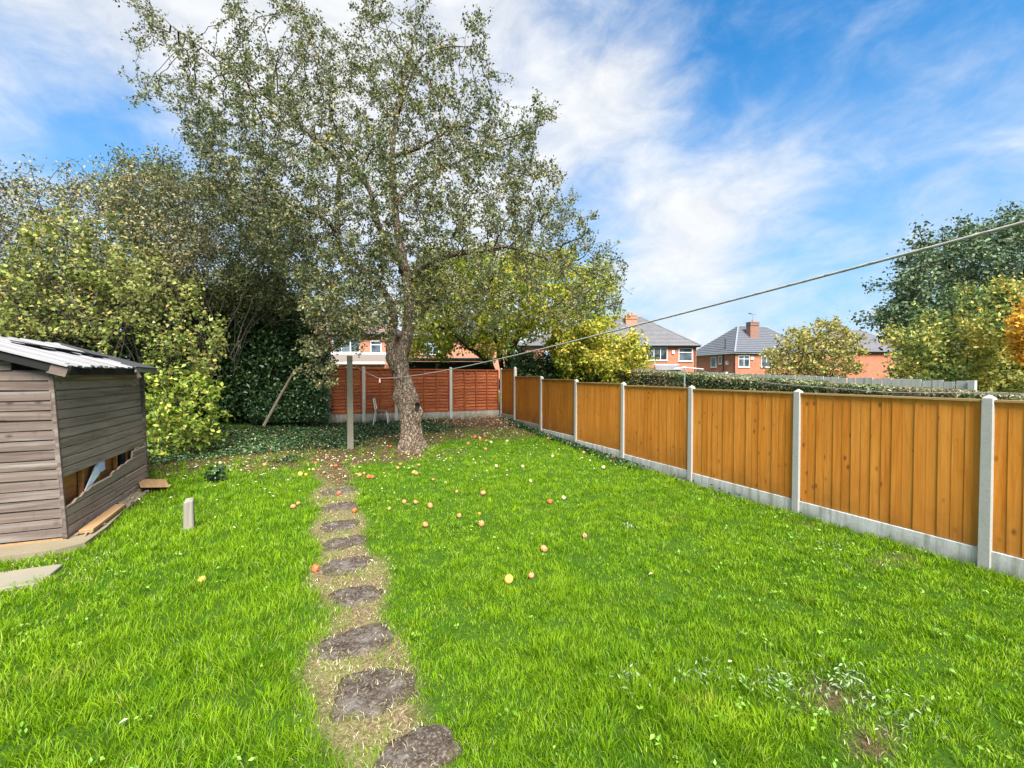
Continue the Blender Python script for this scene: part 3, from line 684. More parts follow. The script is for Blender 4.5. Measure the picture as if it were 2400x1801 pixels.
# roof: planks run from ridge to eave
ex, ez, rx_, rz_ = .10, EZ - SG + .05, RX - SX, RZ - SG
ln = math.hypot(ex - rx_, rz_ - ez); tilt = math.atan2(rz_ - ez, ex - rx_)
ry0 = -.16; nrb = 24; pw = (SL_ + .34) / nrb
for j in range(nrb):
    yy = ry0 + (j + .5) * pw; end = rng.uniform(-.05, .035); s0 = 0.0
    if j >= 23: end -= .10 + .05 * (j - 23)        # felt still covers the far end
    L = ln + end - (.0 if j < 28 else .3)
    b = MB(); b.box((L / 2, 0, 0), (L, pw - .014, .018)); o = b.build('roof_board', M['roofw'], shed); o.location = (rx_, yy, rz_ + rng.uniform(-.008, .008)); o.rotation_euler = (rng.uniform(-.025, .025), tilt, rng.uniform(-.004, .004))
b = MB(); b.box((-ln / 2, 0, 0), (ln, SL_ + .3, .018)); o = b.build('far_roof_slope', M['felt'], shed); o.location = (rx_, SL_ / 2, rz_ - .004); o.rotation_euler = (0, -tilt, 0)
def on_roof(s, y, up): return (rx_ + math.cos(tilt) * s + math.sin(tilt) * up, y, rz_ - math.sin(tilt) * s + math.cos(tilt) * up)
def patch(pts, name, up=.014, th=.012, lift=None):
    b = MB(); n = len(pts); lift = lift or [0] * n
    top = [on_roof(s, y, up + th + l) for (s, y), l in zip(pts, lift)]; bot = [on_roof(s, y, up + l) for (s, y), l in zip(pts, lift)]
    b.add(top + bot, [tuple(range(n)), tuple(range(2 * n - 1, n - 1, -1))] + [(q, (q + 1) % n, n + (q + 1) % n, n + q) for q in range(n)][::-1]); return b.build(name, M['felt'], shed)
y1_ = ry0 + SL_ + .35
patch([(0.0, y1_), (.15, y1_ - .25), (.55, y1_ - .42), (.85, y1_ - .62), (1.05, y1_ - .72), (1.12, y1_ - .95), (ln + .02, y1_ - .98), (ln + .04, y1_)], 'felt_remnant')
patch([(.28, 1.02), (.40, .78), (.55, .92), (.70, 1.45), (.92, 2.02), (.83, 2.06), (.62, 1.75), (.42, 1.5)], 'felt_flap', lift=[0, .02, .03, .035, .03, 0, .0, 0])
b = MB(); b.box((ex + .012, y1_ - .47, ez - .02), (.022, .94, .085), rx=-.01); b.build('fascia', M['offwhite'], shed).data.materials[0] = M['oldpost']
b = MB(); b.box((ex - .03, SL_ / 2 - .28, ez - .055), (.03, SL_ - .62, .09)); b.build('eave_rail', M['black'], shed)
b = MB(); b.tube([(ex + .0, 1.95, ez - .06), (ex + .03, 1.97, ez - .13), (ex + .0, 1.99, ez - .2)], [.03, .035, .012], 7); b.build('rotten_knot', M['shed'], shed)
# front barge: thick dark rafter under the plank ends, with end block
b = MB()
for s0, s1 in ((0.0, ln - .12),): b.hexa([on_roof(s0, ry0 + .03, -.10), on_roof(s1, ry0 + .03, -.10), on_roof(s1, ry0 + .07, -.10), on_roof(s0, ry0 + .07, -.10), on_roof(s0, ry0 + .03, -.012), on_roof(s1, ry0 + .03, -.012), on_roof(s1, ry0 + .07, -.012), on_roof(s0, ry0 + .07, -.012)])
b.build('barge_board', M['black'], shed)
b = MB(); b.box(on_roof(ln - .05, ry0 + .06, -.07), (.16, .05, .10), ry=tilt); b.build('barge_end', M['shed'], shed)

# concrete base, loose wood
b = MB(); pts = [(-6, 6.12), (-2.50, 6.16), (-2.31, 6.30), (-2.30, 6.82), (-2.35, 7.5), (-2.37, 8.5), (-2.36, 9.42), (-6, 9.5)]
b.add([(x, y, -.05) for x, y in pts] + [(x, y, .075 + .012 * (y - 6)) for x, y in pts], [tuple(range(7, -1, -1)), tuple(range(8, 16))] + [(q, (q + 1) % 8, 8 + (q + 1) % 8, 8 + q) for q in range(8)])
tag(b.build('concrete_base', M['slab']), 'mossy concrete base slab under the timber shed', 'slab')
b = MB(); b.box((0, 0, 0), (.13, 1.05, .045)); o = b.build('timber_plank', M['bare'], bevel=.005); o.location = (-2.42, 7.12, .125); o.rotation_euler = (.014, 0, .02); tag(o, 'raw orange timber plank lying on the concrete beside the shed', 'plank')
b = MB(); b.box((0, 0, 0), (.36, .52, .012)); o = b.build('broken_board', M['bare'], bevel=.002); o.location = (-2.36, 8.75, .185); o.rotation_euler = (.06, .16, .35); tag(o, 'warped grey brown board lying at the back corner of the shed base', 'board')
rub = []
for _ in range(46): rub.append((rng.uniform(-2.53, -2.36), rng.uniform(6.55, 8.7)))
b = MB()
for x, y in rub: b.box((x, y, .092 + .012 * (y - 6)), (rng.uniform(.01, .04), rng.uniform(.02, .12), rng.uniform(.008, .02)), rz=rng.uniform(-.6, .6))
tag(b.build('wood_debris', M['shedY']), 'splintered wood bits on the concrete along the shed wall', 'debris', kind='stuff')
b = MB(); b.box((-3.3, 5.58, .006), (2.0, .46, .045), rz=.03); tag(b.build('paving_slab', M['paving'], bevel=.006), 'worn grey paving slab in front of the shed at the left edge', 'paving slab')

# ------------------------------------------------------------------ posts, line, chair, pot, stick
px_, py_ = .75, 11.05; pz = float(gh(0, py_))
lp = thing('line_post', 'tall square concrete washing line post left of the apple tree', 'post', (px_, py_, pz))
b = MB(); b.hexa([(-.072, -.06, -.1), (.072, -.06, -.1), (.072, .06, -.1), (-.072, .06, -.1), (-.06, -.05, 2.17), (.06, -.05, 2.17), (.06, .05, 2.17), (-.06, .05, 2.17)]); b.build('shaft', M['post_old'], lp, bevel=.008)
b = MB(); b.tube([(-.09, 0, 1.9), (.13, -.02, 1.88), (.16, -.02, 1.93)], .008, 6); b.build('hook', M['galv'], lp)
b = MB(); b.hexa([(-.055, -.05, -.1), (.055, -.05, -.1), (.055, .05, -.1), (-.055, .05, -.1), (-.05, -.045, .34), (.05, -.045, .36), (.045, .045, .385), (-.045, .045, .37)])
o = b.build('stump_post', M['oldpost'], bevel=.012); o.location = (-1.42, 6.54, float(gh(0, 6.54))); tag(o, 'short pale broken off post standing in the grass by the shed', 'post')
K = np.array([1.21, 9.4, 1.84]); B_ = np.array([1.5, 0.0, 2.3]); A_ = np.array([.87, 11.03, 2.10]); pts = []
for t in np.linspace(0, 1, 8): p = A_ + (K - A_) * t; p[2] -= .04 * 4 * t * (1 - t) * .3; pts.append(p)
for t in np.linspace(.03, 1.25, 60): p = K + (B_ - K) * t; p[2] -= .4 * t * (1 - t); pts.append(p)
b = MB(); b.tube(pts, .0042, 7)
# the lay of the rope: a second strand wound round the first
st = []
for a, c in zip(pts[:-1], pts[1:]):
    for t in np.linspace(0, 1, 9)[:-1]: st.append(a + (c - a) * t)
st = [p + .0022 * np.array([math.cos(q * 1.3), 0, math.sin(q * 1.3)]) for q, p in enumerate(st)]
b.tube(st, .0028, 5)
tag(b.build('washing_line', M['rope'], smooth=True), 'pale rope washing line running from the concrete post over the lawn', 'washing line')
b = MB(); b.box((K[0] - .004, K[1], K[2] - .045), (.012, .012, .085), ry=.05); b.box((K[0] + .01, K[1], K[2] - .045), (.012, .012, .085), ry=-.05); tag(b.build('clothes_peg', M['pink']), 'single pale pink clothes peg hanging on the washing line', 'peg')
cx, cy = 1.88, 14.1; cz = float(gh(0, cy))
ch = thing('school_chair', 'old chair with pale metal legs and brown seat by the back fence', 'chair', (cx, cy, cz), R(75))
b = MB()
for s in (-1, 1):
    b = MB(); b.tube([(.16 * s, -.2, 0), (.15 * s, -.16, .42), (.15 * s, .12, .43)], .012, 7); b.build('leg', M['chairleg'], ch)
    b = MB(); b.tube([(.17 * s, .24, 0), (.16 * s, .17, .43), (.16 * s, .24, .80)], .012, 7); b.build('leg', M['chairleg'], ch)
b = MB(); n = 8; vs_ = []
for q in range(n + 1):
    y = -.21 + .42 * q / n; z = .445 + .012 * math.cos(q / n * 6) + (.0 if q else -.015)
    vs_ += [(-.19, y, z), (.19, y, z), (.19, y, z + .012), (-.19, y, z + .012)]
fs = [(4 * q + e, 4 * q + (e + 1) % 4, 4 * q + 4 + (e + 1) % 4, 4 * q + 4 + e) for q in range(n) for e in range(4)] + [(3, 2, 1, 0), (4 * n, 4 * n + 1, 4 * n + 2, 4 * n + 3)]
b.add(vs_, fs); b.build('seat', M['chairply'], ch)
b = MB(); vs_ = []
for q in range(n + 1):
    x = -.19 + .38 * q / n; y = .215 + .05 * (1 - ((q - n / 2) / (n / 2)) ** 2)
    vs_ += [(x, y, .60), (x, y + .012, .60), (x, y + .05, .84), (x, y + .038, .84)]
b.add(vs_, fs); b.build('backrest', M['chairply'], ch)
pp = gp(505, 1128); pot = thing('potted_plant', 'small dark leafy plant poking out of the grass right of the shed', 'plant', tuple(pp))
Vv, Ff = leaves_np(rng.normal(size=(420, 3)) * [.07, .07, .06] + [0, 0, .13], .055, .7); mesh_np('foliage', Vv, Ff, M['lf_dark'], pot)
b = MB(); b.tube([(0, 0, -.02), (0, 0, .03), (0, 0, .1)], [.06, .07, .075], 14); b.build('pot', M['pot'], pot)
p0 = atD(618, 985, 11.5); p1 = atD(692, 866, 11.7); b = MB(); b.tube([p0 - [0, 0, .15], p0 * .5 + p1 * .5 + [.03, 0, 0], p1], [.04, .034, .028], 7)
tag(b.build('leaning_pole', M['twigpale']), 'pale wooden pole leaning into the dark shrubs left of the fence', 'pole')

# ------------------------------------------------------------------ apples
def apple_mesh(mat, name='windfall_apple'):
    b = MB(); n = 14; prof = [(.0, -.86), (.28, -.93), (.62, -.82), (.9, -.42), (1, .05), (.93, .45), (.68, .78), (.36, .86), (.12, .74), (.0, .66)]
    vs_ = [(0, 0, prof[0][1])]
    for r, z in prof[1:-1]: vs_ += [(r * math.cos(2 * math.pi * j / n), r * math.sin(2 * math.pi * j / n), z) for j in range(n)]
    vs_.append((0, 0, prof[-1][1])); m_ = len(prof) - 2; fs = [(0, 1 + (j + 1) % n, 1 + j) for j in range(n)]
    for q in range(m_ - 1): fs += [(1 + q * n + j, 1 + q * n + (j + 1) % n, 1 + (q + 1) * n + (j + 1) % n, 1 + (q + 1) * n + j) for j in range(n)]
    fs += [(1 + (m_ - 1) * n + j, 1 + (m_ - 1) * n + (j + 1) % n, len(vs_) - 1) for j in range(n)]
    b.add(vs_, fs); b.cur = 0; b.tube([(0, 0, .6), (.08, .03, .95), (.16, .05, 1.15)], [.05, .04, .05], 5)
    me = bpy.data.meshes.new(name); me.from_pydata(b.v, [], b.f); me.materials.append(mat); me.polygons.foreach_set('use_smooth', [True] * len(me.polygons)); me.update(); return me
AM = {k: apple_mesh(M['ap_' + v]) for k, v in dict(r='red', o='orange', y='yellow', p='pale', b='rot').items()}
Z5 = lambda x, y: (600 + x / 2.073, 1000 + y / 2.073)
Z7 = lambda x, y: (880 + x / 3.689, 950 + y / 3.689)
APPLES = [
 (Z5(288, 677), 'r', .050, 'big red apple touching the left edge of the stepping stone path'),
 (Z5(479, 400), 'r', .045, 'red apple lying on a yellow mossed stepping stone'),
 (Z5(402, 317), 'r', .042, 'red apple on the bare path beyond the last stepping stone'),
 (Z5(388, 185), 'r', .042, 'red apple on the worn soil in front of the line post'),
 (Z5(290, 173), 'r', .035, 'small red apple in the grass left of the worn soil'),
 (Z5(215, 224), 'y', .055, 'large yellow apple left of the worn path'),
 (Z5(243, 228), 'y', .038, 'smaller yellow apple touching the large yellow one'),
 (Z5(42, 180), 'o', .045, 'orange apple near the dark ivy on the far left lawn'),
 (Z5(503, 229), 'o', .048, 'pale orange apple leftmost of the row right of the worn path'),
 (Z5(525, 222), 'o', .036, 'small orange apple second in the row right of the worn path'),
 (Z5(547, 237), 'r', .046, 'red apple third in the row right of the worn path'),
 (Z5(565, 240), 'r', .042, 'red apple rightmost of the row right of the worn path'),
 (Z5(180, 381), 'o', .045, 'orange apple half sunk in long grass on the left lawn'),
 (Z5(205, 367), 'o', .036, 'small orange apple just behind the half sunk one on the left lawn'),
 (Z5(653, 93), 'r', .042, 'red apple at the foot of the apple tree, left of the trunk'),
 (Z5(701, 178), 'o', .036, 'small orange apple below the trunk on thin grass'),
 (Z5(689, 196), 'o', .040, 'orange apple just in front of the small one below the trunk'),
 (Z5(791, 182), 'o', .040, 'orange apple upright on bare soil right of the trunk'),
 (Z5(767, 216), 'y', .045, 'yellow orange apple, left one of the pair nearest the trunk on the lawn'),
 (Z5(780, 222), 'o', .045, 'orange apple, right one of the pair nearest the trunk on the lawn'),
 (Z5(860, 252), 'o', .034, 'small orange apple at the edge of the green lawn below the trunk'),
 (Z5(921, 268), 'p', .034, 'pale green apple in the grass below the small orange one'),
 (Z5(975, 310), 'o', .034, 'small peach apple left of the big pink one on mid lawn'),
 (Z5(1103, 315), 'o', .052, 'big pink orange apple alone on the middle of the far lawn'),
 (Z5(720, 359), 'o', .042, 'peach apple leftmost of three in a row right of the path'),
 (Z5(775, 360), 'o', .042, 'peach apple in the middle of three in a row right of the path'),
 (Z5(846, 376), 'o', .052, 'larger pink apple at the right end of three in a row'),
 (Z5(647, 392), 'y', .030, 'tiny yellowish apple in grass near the right edge of the path'),
 (Z5(987, 425), 'o', .042, 'pink orange apple alone in bright grass on mid lawn'),
 (Z5(1085, 418), 'o', .032, 'small peach apple above the larger oval one on mid lawn'),
 (Z5(1095, 463), 'o', .050, 'larger oval orange apple on mid lawn'),
 (Z5(822, 468), 'o', .044, 'orange apple nearest the path on mid lawn'),
 (Z5(1427, 357), 'r', .050, 'reddish apple on the right half of the lawn'),
 (Z7(1625, 788), 'p', .040, 'pale apple just right of the reddish one on the right half of the lawn'),
 (Z5(1398, 583), 'o', .050, 'round orange apple in front of the pale green weed leaves'),
 (Z5(1227, 728), 'y', .054, 'large golden apple, nearest whole apple on the open lawn'),
 (Z5(1337, 714), 'o', .036, 'small pink apple right of the large golden one'),
 (Z7(1808, 1112), 'b', .040, 'brown half eaten apple by the pale green weed leaves'),
 (Z7(858, 268), 'r', .050, 'red apple at the left of the heap near the far corner'),
 (Z7(902, 276), 'p', .050, 'pale apple in the middle of the heap near the far corner'),
 (Z7(946, 262), 'r', .048, 'red apple at the back of the heap near the far corner'),
 (Z7(958, 300), 'o', .045, 'orange apple at the front of the heap near the far corner'),
 (Z7(905, 296), 'r', .045, 'red apple below the pale one in the heap near the far corner'),
 (Z7(1000, 313), 'p', .052, 'pale yellow apple right of the heap near the far corner'),
 (Z7(800, 324), 'b', .060, 'large brown pink rotten apple left of the heap near the far corner'),
 (Z7(952, 371), 'o', .045, 'orange apple on the lawn edge in front of the heap'),
 (Z7(1138, 303), 'p', .050, 'pale green apple alone between the heap and the right fence'),
 (Z7(1530, 433), 'p', .045, 'pale apple on dark grass near the middle of the right fence'),
 (Z7(1272, 520), 'p', .045, 'pale apple on the far lawn, right one of two level with each other'),
 (Z7(1045, 517), 'p', .050, 'pale apple on the far lawn, left one of two level with each other'),
 (Z7(1970, 526), 'p', .055, 'pale yellow apple beside the brown clods at the right fence'),
 (Z7(1800, 402), 'o', .045, 'orange apple against the ivy at the foot of the right fence'),
 (Z7(1492, 282), 'r', .050, 'red apple against the gravel board of the right fence'),
 (Z7(1340, 645), 'p', .040, 'dull pale apple with a brown side on the far right lawn'),
 ((516, 1083), 'p', .042, 'pale green apple in front of the ivy on the left'),
 ((474, 1353), 'y', .040, 'yellow orange apple deep in grass on the near left lawn'),
 ((734, 1098), 'y', .030, 'small yellow apple on the worn soil below the line post'),
]
apos = []
for (ax, ay), kind, r, lab in APPLES:
    p = gp(ax, ay, r * .9); apos.append(p[:2]); o = link('windfall_apple', AM[kind])
    r *= .84; o.location = (p[0], p[1], float(gh(0, p[1])) + r * .70 - .010); o.scale = (r, r * rng.uniform(.9, 1.05), r * rng.uniform(.8, .95)); o.rotation_euler = (rng.uniform(-1.2, 1.2), rng.uniform(-1.2, 1.2), rng.uniform(0, 6))
    tag(o, lab, 'apple', 'fallen apples on the grass')
apos = np.array(apos)
for (ax, ay, D, lab) in ((745, 777, 9.6, 'red apple still hanging at the left end of a low branch'), (1030, 401, 9.6, 'orange apple hanging high in the crown of the apple tree')):
    o = link('hanging_apple', AM['r']); o.location = atD(ax, ay, D); o.scale = (.042,) * 3; tag(o, lab, 'apple')

# ------------------------------------------------------------------ trees
def tree(name, label, cat, poly, D, thick, base, trunk_r, n_attr, n_leaf, leaf, lmat, bmat='twig', guides=None, step=.3, kill=.45, ratio=.6, sigma=.12, sh=(.7, .5), r0=.005,
         upb=.6, extra=0.0, group=None, zmin=None, shrub=0, power=2.3):
    base = np.array(base, float); root = thing(name, label, cat, tuple(base), group=group)
    A = crown_points(poly, D, thick, n_attr, zmin)
    if guides is None:
        guides = []; cen = A.mean(0)
        if shrub:
            guides = [([base], -1)]
            for q in range(shrub):
                d = base + rng.normal(size=3) * [.5, .3, 0]; guides.append((resample([d, d + (cen - base) * .35 + rng.normal(size=3) * .25], step), 0))
        else:
            top = base + (cen - base) * .45; top[2] = base[2] + (cen[2] - base[2]) * .55
            guides = [(resample([base, top], step), -1)]
    N, par = colonize(guides, A, step, kill)
    N, par = shoots(N, par, None, sh[0], sh[1])
    r = pipe(N, par, r0, power)
    sc = trunk_r / max(r[0], 1e-6); r = np.where(r > .02, r * (1 + (sc - 1) * np.clip((r - .02) / (r[0] - .02 + 1e-9), 0, 1)), r)
    r = np.maximum(r, r0 * .7)
    V, F = tubes_np(N, par, r)
    mesh_np('branches', V - base, F, M[bmat], root)
    tw = np.where(r < max(.02, r0 * 3.2))[0]
    idx = rng.choice(tw, n_leaf); P = N[idx] + rng.normal(size=(n_leaf, 3)) * sigma
    if extra:
        ne = int(n_leaf * extra); P[:ne] = crown_points(poly, D, thick * .9, ne, zmin) + rng.normal(size=(ne, 3)) * sigma
    V, F = leaves_np(P, leaf, ratio, upb)
    mesh_np('crown', V - base, F, M[lmat], root)
    return root, N, r

# --- the apple tree: sculpted trunk and limbs, then grown branches
tb = np.array([2.06, 10.50, float(gh(0, 10.5)) - .02]); TD = (tb - EYE) @ FW
def T(px, py, dd=0.0): return atD(px, py, TD + dd)
root = thing('apple_tree', 'large old apple tree with a gnarled hollow trunk on the lawn', 'tree', tuple(tb))
trunk_path = [(964, 1062, .40), (964, 1046, .34), (963, 1020, .27), (962, 990, .255), (960, 960, .27), (955, 930, .265), (950, 900, .24), (941, 872, .215), (937, 848, .225), (943, 822, .19), (951, 797, .17), (957, 765, .155), (960, 735, .15), (957, 690, .14), (953, 645, .135), (948, 625, .125)]
centers = [T(a, b_, .0) for a, b_, _ in trunk_path]; rads = [c for _, _, c in trunk_path]
ns = 110; tt = np.linspace(0, len(centers) - 1, ns); ci = np.array(centers)
cs = np.stack([np.interp(tt, np.arange(len(ci)), ci[:, k]) for k in range(3)], 1); rs = np.interp(tt, np.arange(len(ci)), rads)
ker = np.array([.25, .5, .25])
for _ in range(4):
    for k in range(3): cs[1:-1, k] = .25 * cs[:-2, k] + .5 * cs[1:-1, k] + .25 * cs[2:, k]
    rs[1:-1] = .25 * rs[:-2] + .5 * rs[1:-1] + .25 * rs[2:]
sides = 56; ang = 2 * np.pi * np.arange(sides) / sides
W = np.zeros((ns, sides, 3)); zrel = cs[:, 2] - tb[2]
tow = -FW.copy(); tow[2] = 0; tow /= np.linalg.norm(tow)        # towards the house
for q in range(ns):
    z = zrel[q]; flare = math.exp(-max(z, 0) / .16)
    rad = rs[q] * (.86 + .07 * np.sin(3 * ang + 1.0 + z * 1.6) + .05 * np.sin(5 * ang + z * 2.4) + flare * .22 * np.sin(7 * ang + .6) + .03 * np.sin(11 * ang + z * 5) + .025 * np.sin(17 * ang - z * 9))
    rad += .012 * (vnoise(ang * 3, np.full(sides, z * 6), 1.0, 4) - .5) * 2
    dirs = np.cos(ang)[:, None] * RT[None, :] + np.sin(ang)[:, None] * (-tow)[None, :]
    W[q] = cs[q] + dirs * rad[:, None]
def blob(px, py, toward, amp, rad, along=None):
    """push the bark out (amp > 0) or in around a point on the side that faces the house"""
    c = T(px, py, -toward); d = np.linalg.norm(W - c, axis=2); f = np.exp(-(d / rad) ** 2)[:, :, None]
    out = W - cs[:, None, :]; out[:, :, 2] = 0; out /= np.linalg.norm(out, axis=2)[:, :, None] + 1e-9
    W[:] = W + out * f * amp
blob(926, 935, .05, .13, .12); blob(932, 922, .12, .07, .08); blob(990, 968, .05, .10, .12); blob(984, 925, .05, .06, .1); blob(918, 845, .0, .10, .11); blob(975, 985, .1, .06, .09)
blob(994, 945, .08, .07, .10); blob(979, 950, .20, -.20, .085); blob(977, 965, .2, -.12, .06); blob(1000, 1045, .1, .08, .12); blob(940, 1045, .1, .06, .1)
V = W.reshape(-1, 3) - tb; F = []
for q in range(ns - 1):
    j = np.arange(sides); F.append(np.stack([q * sides + j, q * sides + (j + 1) % sides, (q + 1) * sides + (j + 1) % sides, (q + 1) * sides + j], 1))
trunk_o = mesh_np('trunk', V, np.concatenate(F), M['bark'], root, True)
c = T(978, 953, -.19) - tb; b = MB()
vs_ = []; n = 16
for q in range(n): a = 2 * math.pi * q / n; vs_.append(tuple(c + RT * .055 * math.cos(a) * (1 + .2 * math.sin(3 * a)) + np.array([0, 0, .10]) * math.sin(a) - tow * .0))
b.add(vs_ + [tuple(c - tow * .07)], [(q, (q + 1) % n, n) for q in range(n)]); b.build('hollow', M['black'], root)  # near-black cone that paints the shade inside the hollow
limbs = {}   # hand placed limbs: image column and row at the tree's distance, radius, depth offset
LB = [
 ('stem', [(930, 868, .13, -.02), (918, 845, .135, -.08), (914, 815, .11, -.08), (921, 785, .10, 0), (925, 745, .095, .1), (912, 700, .085, .2), (880, 660, .075, .3), (840, 625, .07, .4), (803, 600, .062, .5), (792, 560, .058, .5), (788, 500, .055, .5), (792, 440, .05, .4), (800, 385, .045, .2), (770, 350, .038, 0), (735, 332, .03, -.3)]),
 ('rlimb', [(955, 655, .09, 0), (975, 640, .085, -.1), (1000, 618, .078, -.2), (1040, 601, .07, -.3), (1085, 592, .062, -.3), (1132, 588, .052, -.2), (1180, 575, .042, 0), (1235, 590, .033, .2), (1290, 610, .025, .3)]),
 ('leader', [(950, 640, .125, 0), (943, 600, .10, .1), (932, 540, .088, .1), (925, 485, .082, 0), (921, 430, .075, -.1), (919, 380, .068, -.1), (921, 320, .058, 0), (930, 265, .048, .1), (944, 200, .038, .2), (955, 150, .028, .2), (966, 105, .02, .1)]),
 ('l2', [(950, 640, .10, 0), (930, 600, .085, -.3), (905, 570, .075, -.5), (885, 530, .065, -.7), (878, 480, .055, -.9), (860, 430, .045, -1.0), (830, 380, .035, -1.1)]),
 ('l3', [(803, 600, .05, .5), (785, 540, .05, .3), (765, 515, .045, 0), (720, 492, .04, -.4), (660, 478, .033, -.7), (590, 470, .026, -.9)]),
 ('l4', [(919, 372, .05, -.1), (940, 360, .045, -.3), (975, 352, .038, -.5), (1010, 330, .03, -.6), (1060, 300, .022, -.6)]),
 ('l5', [(925, 485, .05, 0), (950, 450, .042, .4), (990, 420, .036, .7), (1040, 395, .03, .9), (1100, 370, .022, 1.0)]),
 ('l6', [(800, 385, .035, .2), (740, 330, .035, .3), (700, 290, .03, .2), (640, 240, .025, 0), (560, 180, .02, -.3), (470, 110, .015, -.6), (400, 60, .01, -.8)]),
 ('l7', [(935, 265, .03, .1), (975, 140, .022, -.2), (1010, 118, .018, -.3), (1060, 108, .015, -.4), (1120, 112, .010, -.5), (1145, 80, .007, -.5)]),
 ('l8', [(960, 700, .06, 0), (900, 720, .04, -.6), (850, 735, .03, -1.0), (800, 760, .022, -1.3), (770, 800, .014, -1.4), (748, 850, .009, -1.4)]),
]
guides = []; fixed = []; gpts = []
for nm, pl in LB:
    P3 = [T(a, b_, d) for a, b_, r_, d in pl]; rr = [r_ for _, _, r_, _ in pl]
    b = MB(); pts_ = []; rad_ = []
    for q in range(len(P3) - 1):
        for s_ in range(4):
            t = s_ / 4; pts_.append(P3[q] + (P3[q + 1] - P3[q]) * t); rad_.append(rr[q] + (rr[q + 1] - rr[q]) * t)
    pts_.append(P3[-1]); rad_.append(rr[-1]); pa = np.array(pts_); 
    for _ in range(3): pa[1:-1] = .25 * pa[:-2] + .5 * pa[1:-1] + .25 * pa[2:]
    rad_ = [r_ * (1 + .10 * math.sin(k * 1.7) + .06 * math.sin(k * 3.1)) for k, r_ in enumerate(rad_)]
    b.tube([tuple(p - tb) for p in pa], rad_, 12); b.build('limb', M['bark'], root, smooth=True)
    pidx = -1
    if gpts:
        allp = np.array(gpts); pidx = int(np.linalg.norm(allp - pa[0], axis=1).argmin())
    g_pts = resample(list(pa), .3); guides.append((g_pts, pidx)); gpts += g_pts
APOLY = [(296, 78), (330, 70), (285, 20), (300, -30), (345, -10), (400, 50), (470, 100), (522, 130), (548, 95), (525, 20), (528, -40), (560, -40), (592, 80), (640, 125), (668, 90), (648, 0), (690, -50), (745, 40), (800, 85), (832, 50), (850, -30), (882, -50), (910, 40), (945, 50), (985, -60), (1005, 50), (1050, 85),
         (1130, 30), (1152, 110), (1100, 150), (1110, 190), (1178, 160), (1140, 245), (1215, 290), (1312, 236), (1285, 300), (1225, 335), (1283, 380), (1330, 440), (1365, 490), (1408, 545), (1440, 590), (1475, 640), (1475, 710), (1440, 740), (1320, 780), (1220, 750), (1120, 790), (1040, 760), (985, 745), (900, 780), (850, 785), (780, 775), (700, 730), (690, 650),
         (600, 610), (540, 545), (470, 470), (453, 385), (424, 310), (418, 262), (361, 236), (304, 188), (330, 165), (420, 180), (400, 140), (340, 118), (300, 110)]
A = crown_points(APOLY, TD - .2, 2.6, 5600)
low = crown_points([(690, 690), (760, 640), (880, 640), (1000, 700), (1120, 700), (1240, 680), (1400, 660), (1450, 730), (1320, 770), (1200, 750), (1120, 790), (1030, 755), (985, 745), (930, 770), (890, 785), (800, 790), (720, 770)], TD - 1.3, 1.2, 900)
low = low[((low - EYE) @ RT) / ((low - EYE) @ FW) * FPX + 1200 < 890]
A = np.concatenate([A, low])
hang = crown_points([(725, 790), (800, 770), (800, 860), (750, 920), (715, 880)], TD - 1.4, .4, 60)
A = np.concatenate([A, hang])
N, par = colonize(guides, A, .17, .26, 150, infl=1.6)
N, par = shoots(N, par, None, .8, .38)
r = pipe(N, par, .0052, 2.35)
ng = len(gpts); keep = par.copy()
r = np.minimum(r, .05)
seg = np.arange(len(N)) >= ng
V, F = tubes_np(N, np.where(seg, par, -1), r)
tag(mesh_np('branches', V - tb, F, M['twig'], root))
tw = np.where((r < .018) & seg)[0]; nl = 118000
cw = .25 + vnoise(N[tw, 0] + N[tw, 2] * .7, N[tw, 2] + N[tw, 1] * .6, 1.9, 61) ** 1.5 + .35 * smooth(6.5, 4.0, N[tw, 2])
qx = ((N[tw] - EYE) @ RT) / ((N[tw] - EYE) @ FW) * FPX + 1200; cw *= 1 - .75 * np.exp(-((qx - 950) / 45) ** 2) * (N[tw, 2] > 2.4) * (N[tw, 2] < 6) * (N[tw] @ FW < tb @ FW + .3); cw *= 1 - .7 * smooth(980, 1060, qx) * smooth(5.6, 4.6, N[tw, 2])
cw *= np.where(N[tw, 2] > 8.2, .7, 1); cw *= 1 - .45 * smooth(520, 380, qx); cw /= cw.sum()
sp = N[rng.choice(tw, nl // 6, p=cw)] + rng.normal(size=(nl // 6, 3)) * .05
P = np.repeat(sp, 6, 0) + rng.normal(size=(nl // 6 * 6, 3)) * .042
V, F = leaves_np(P, .062, .62, .5)
mesh_np('crown', V - tb, F, M['lf_apple'], root)
print('apple nodes', len(N))

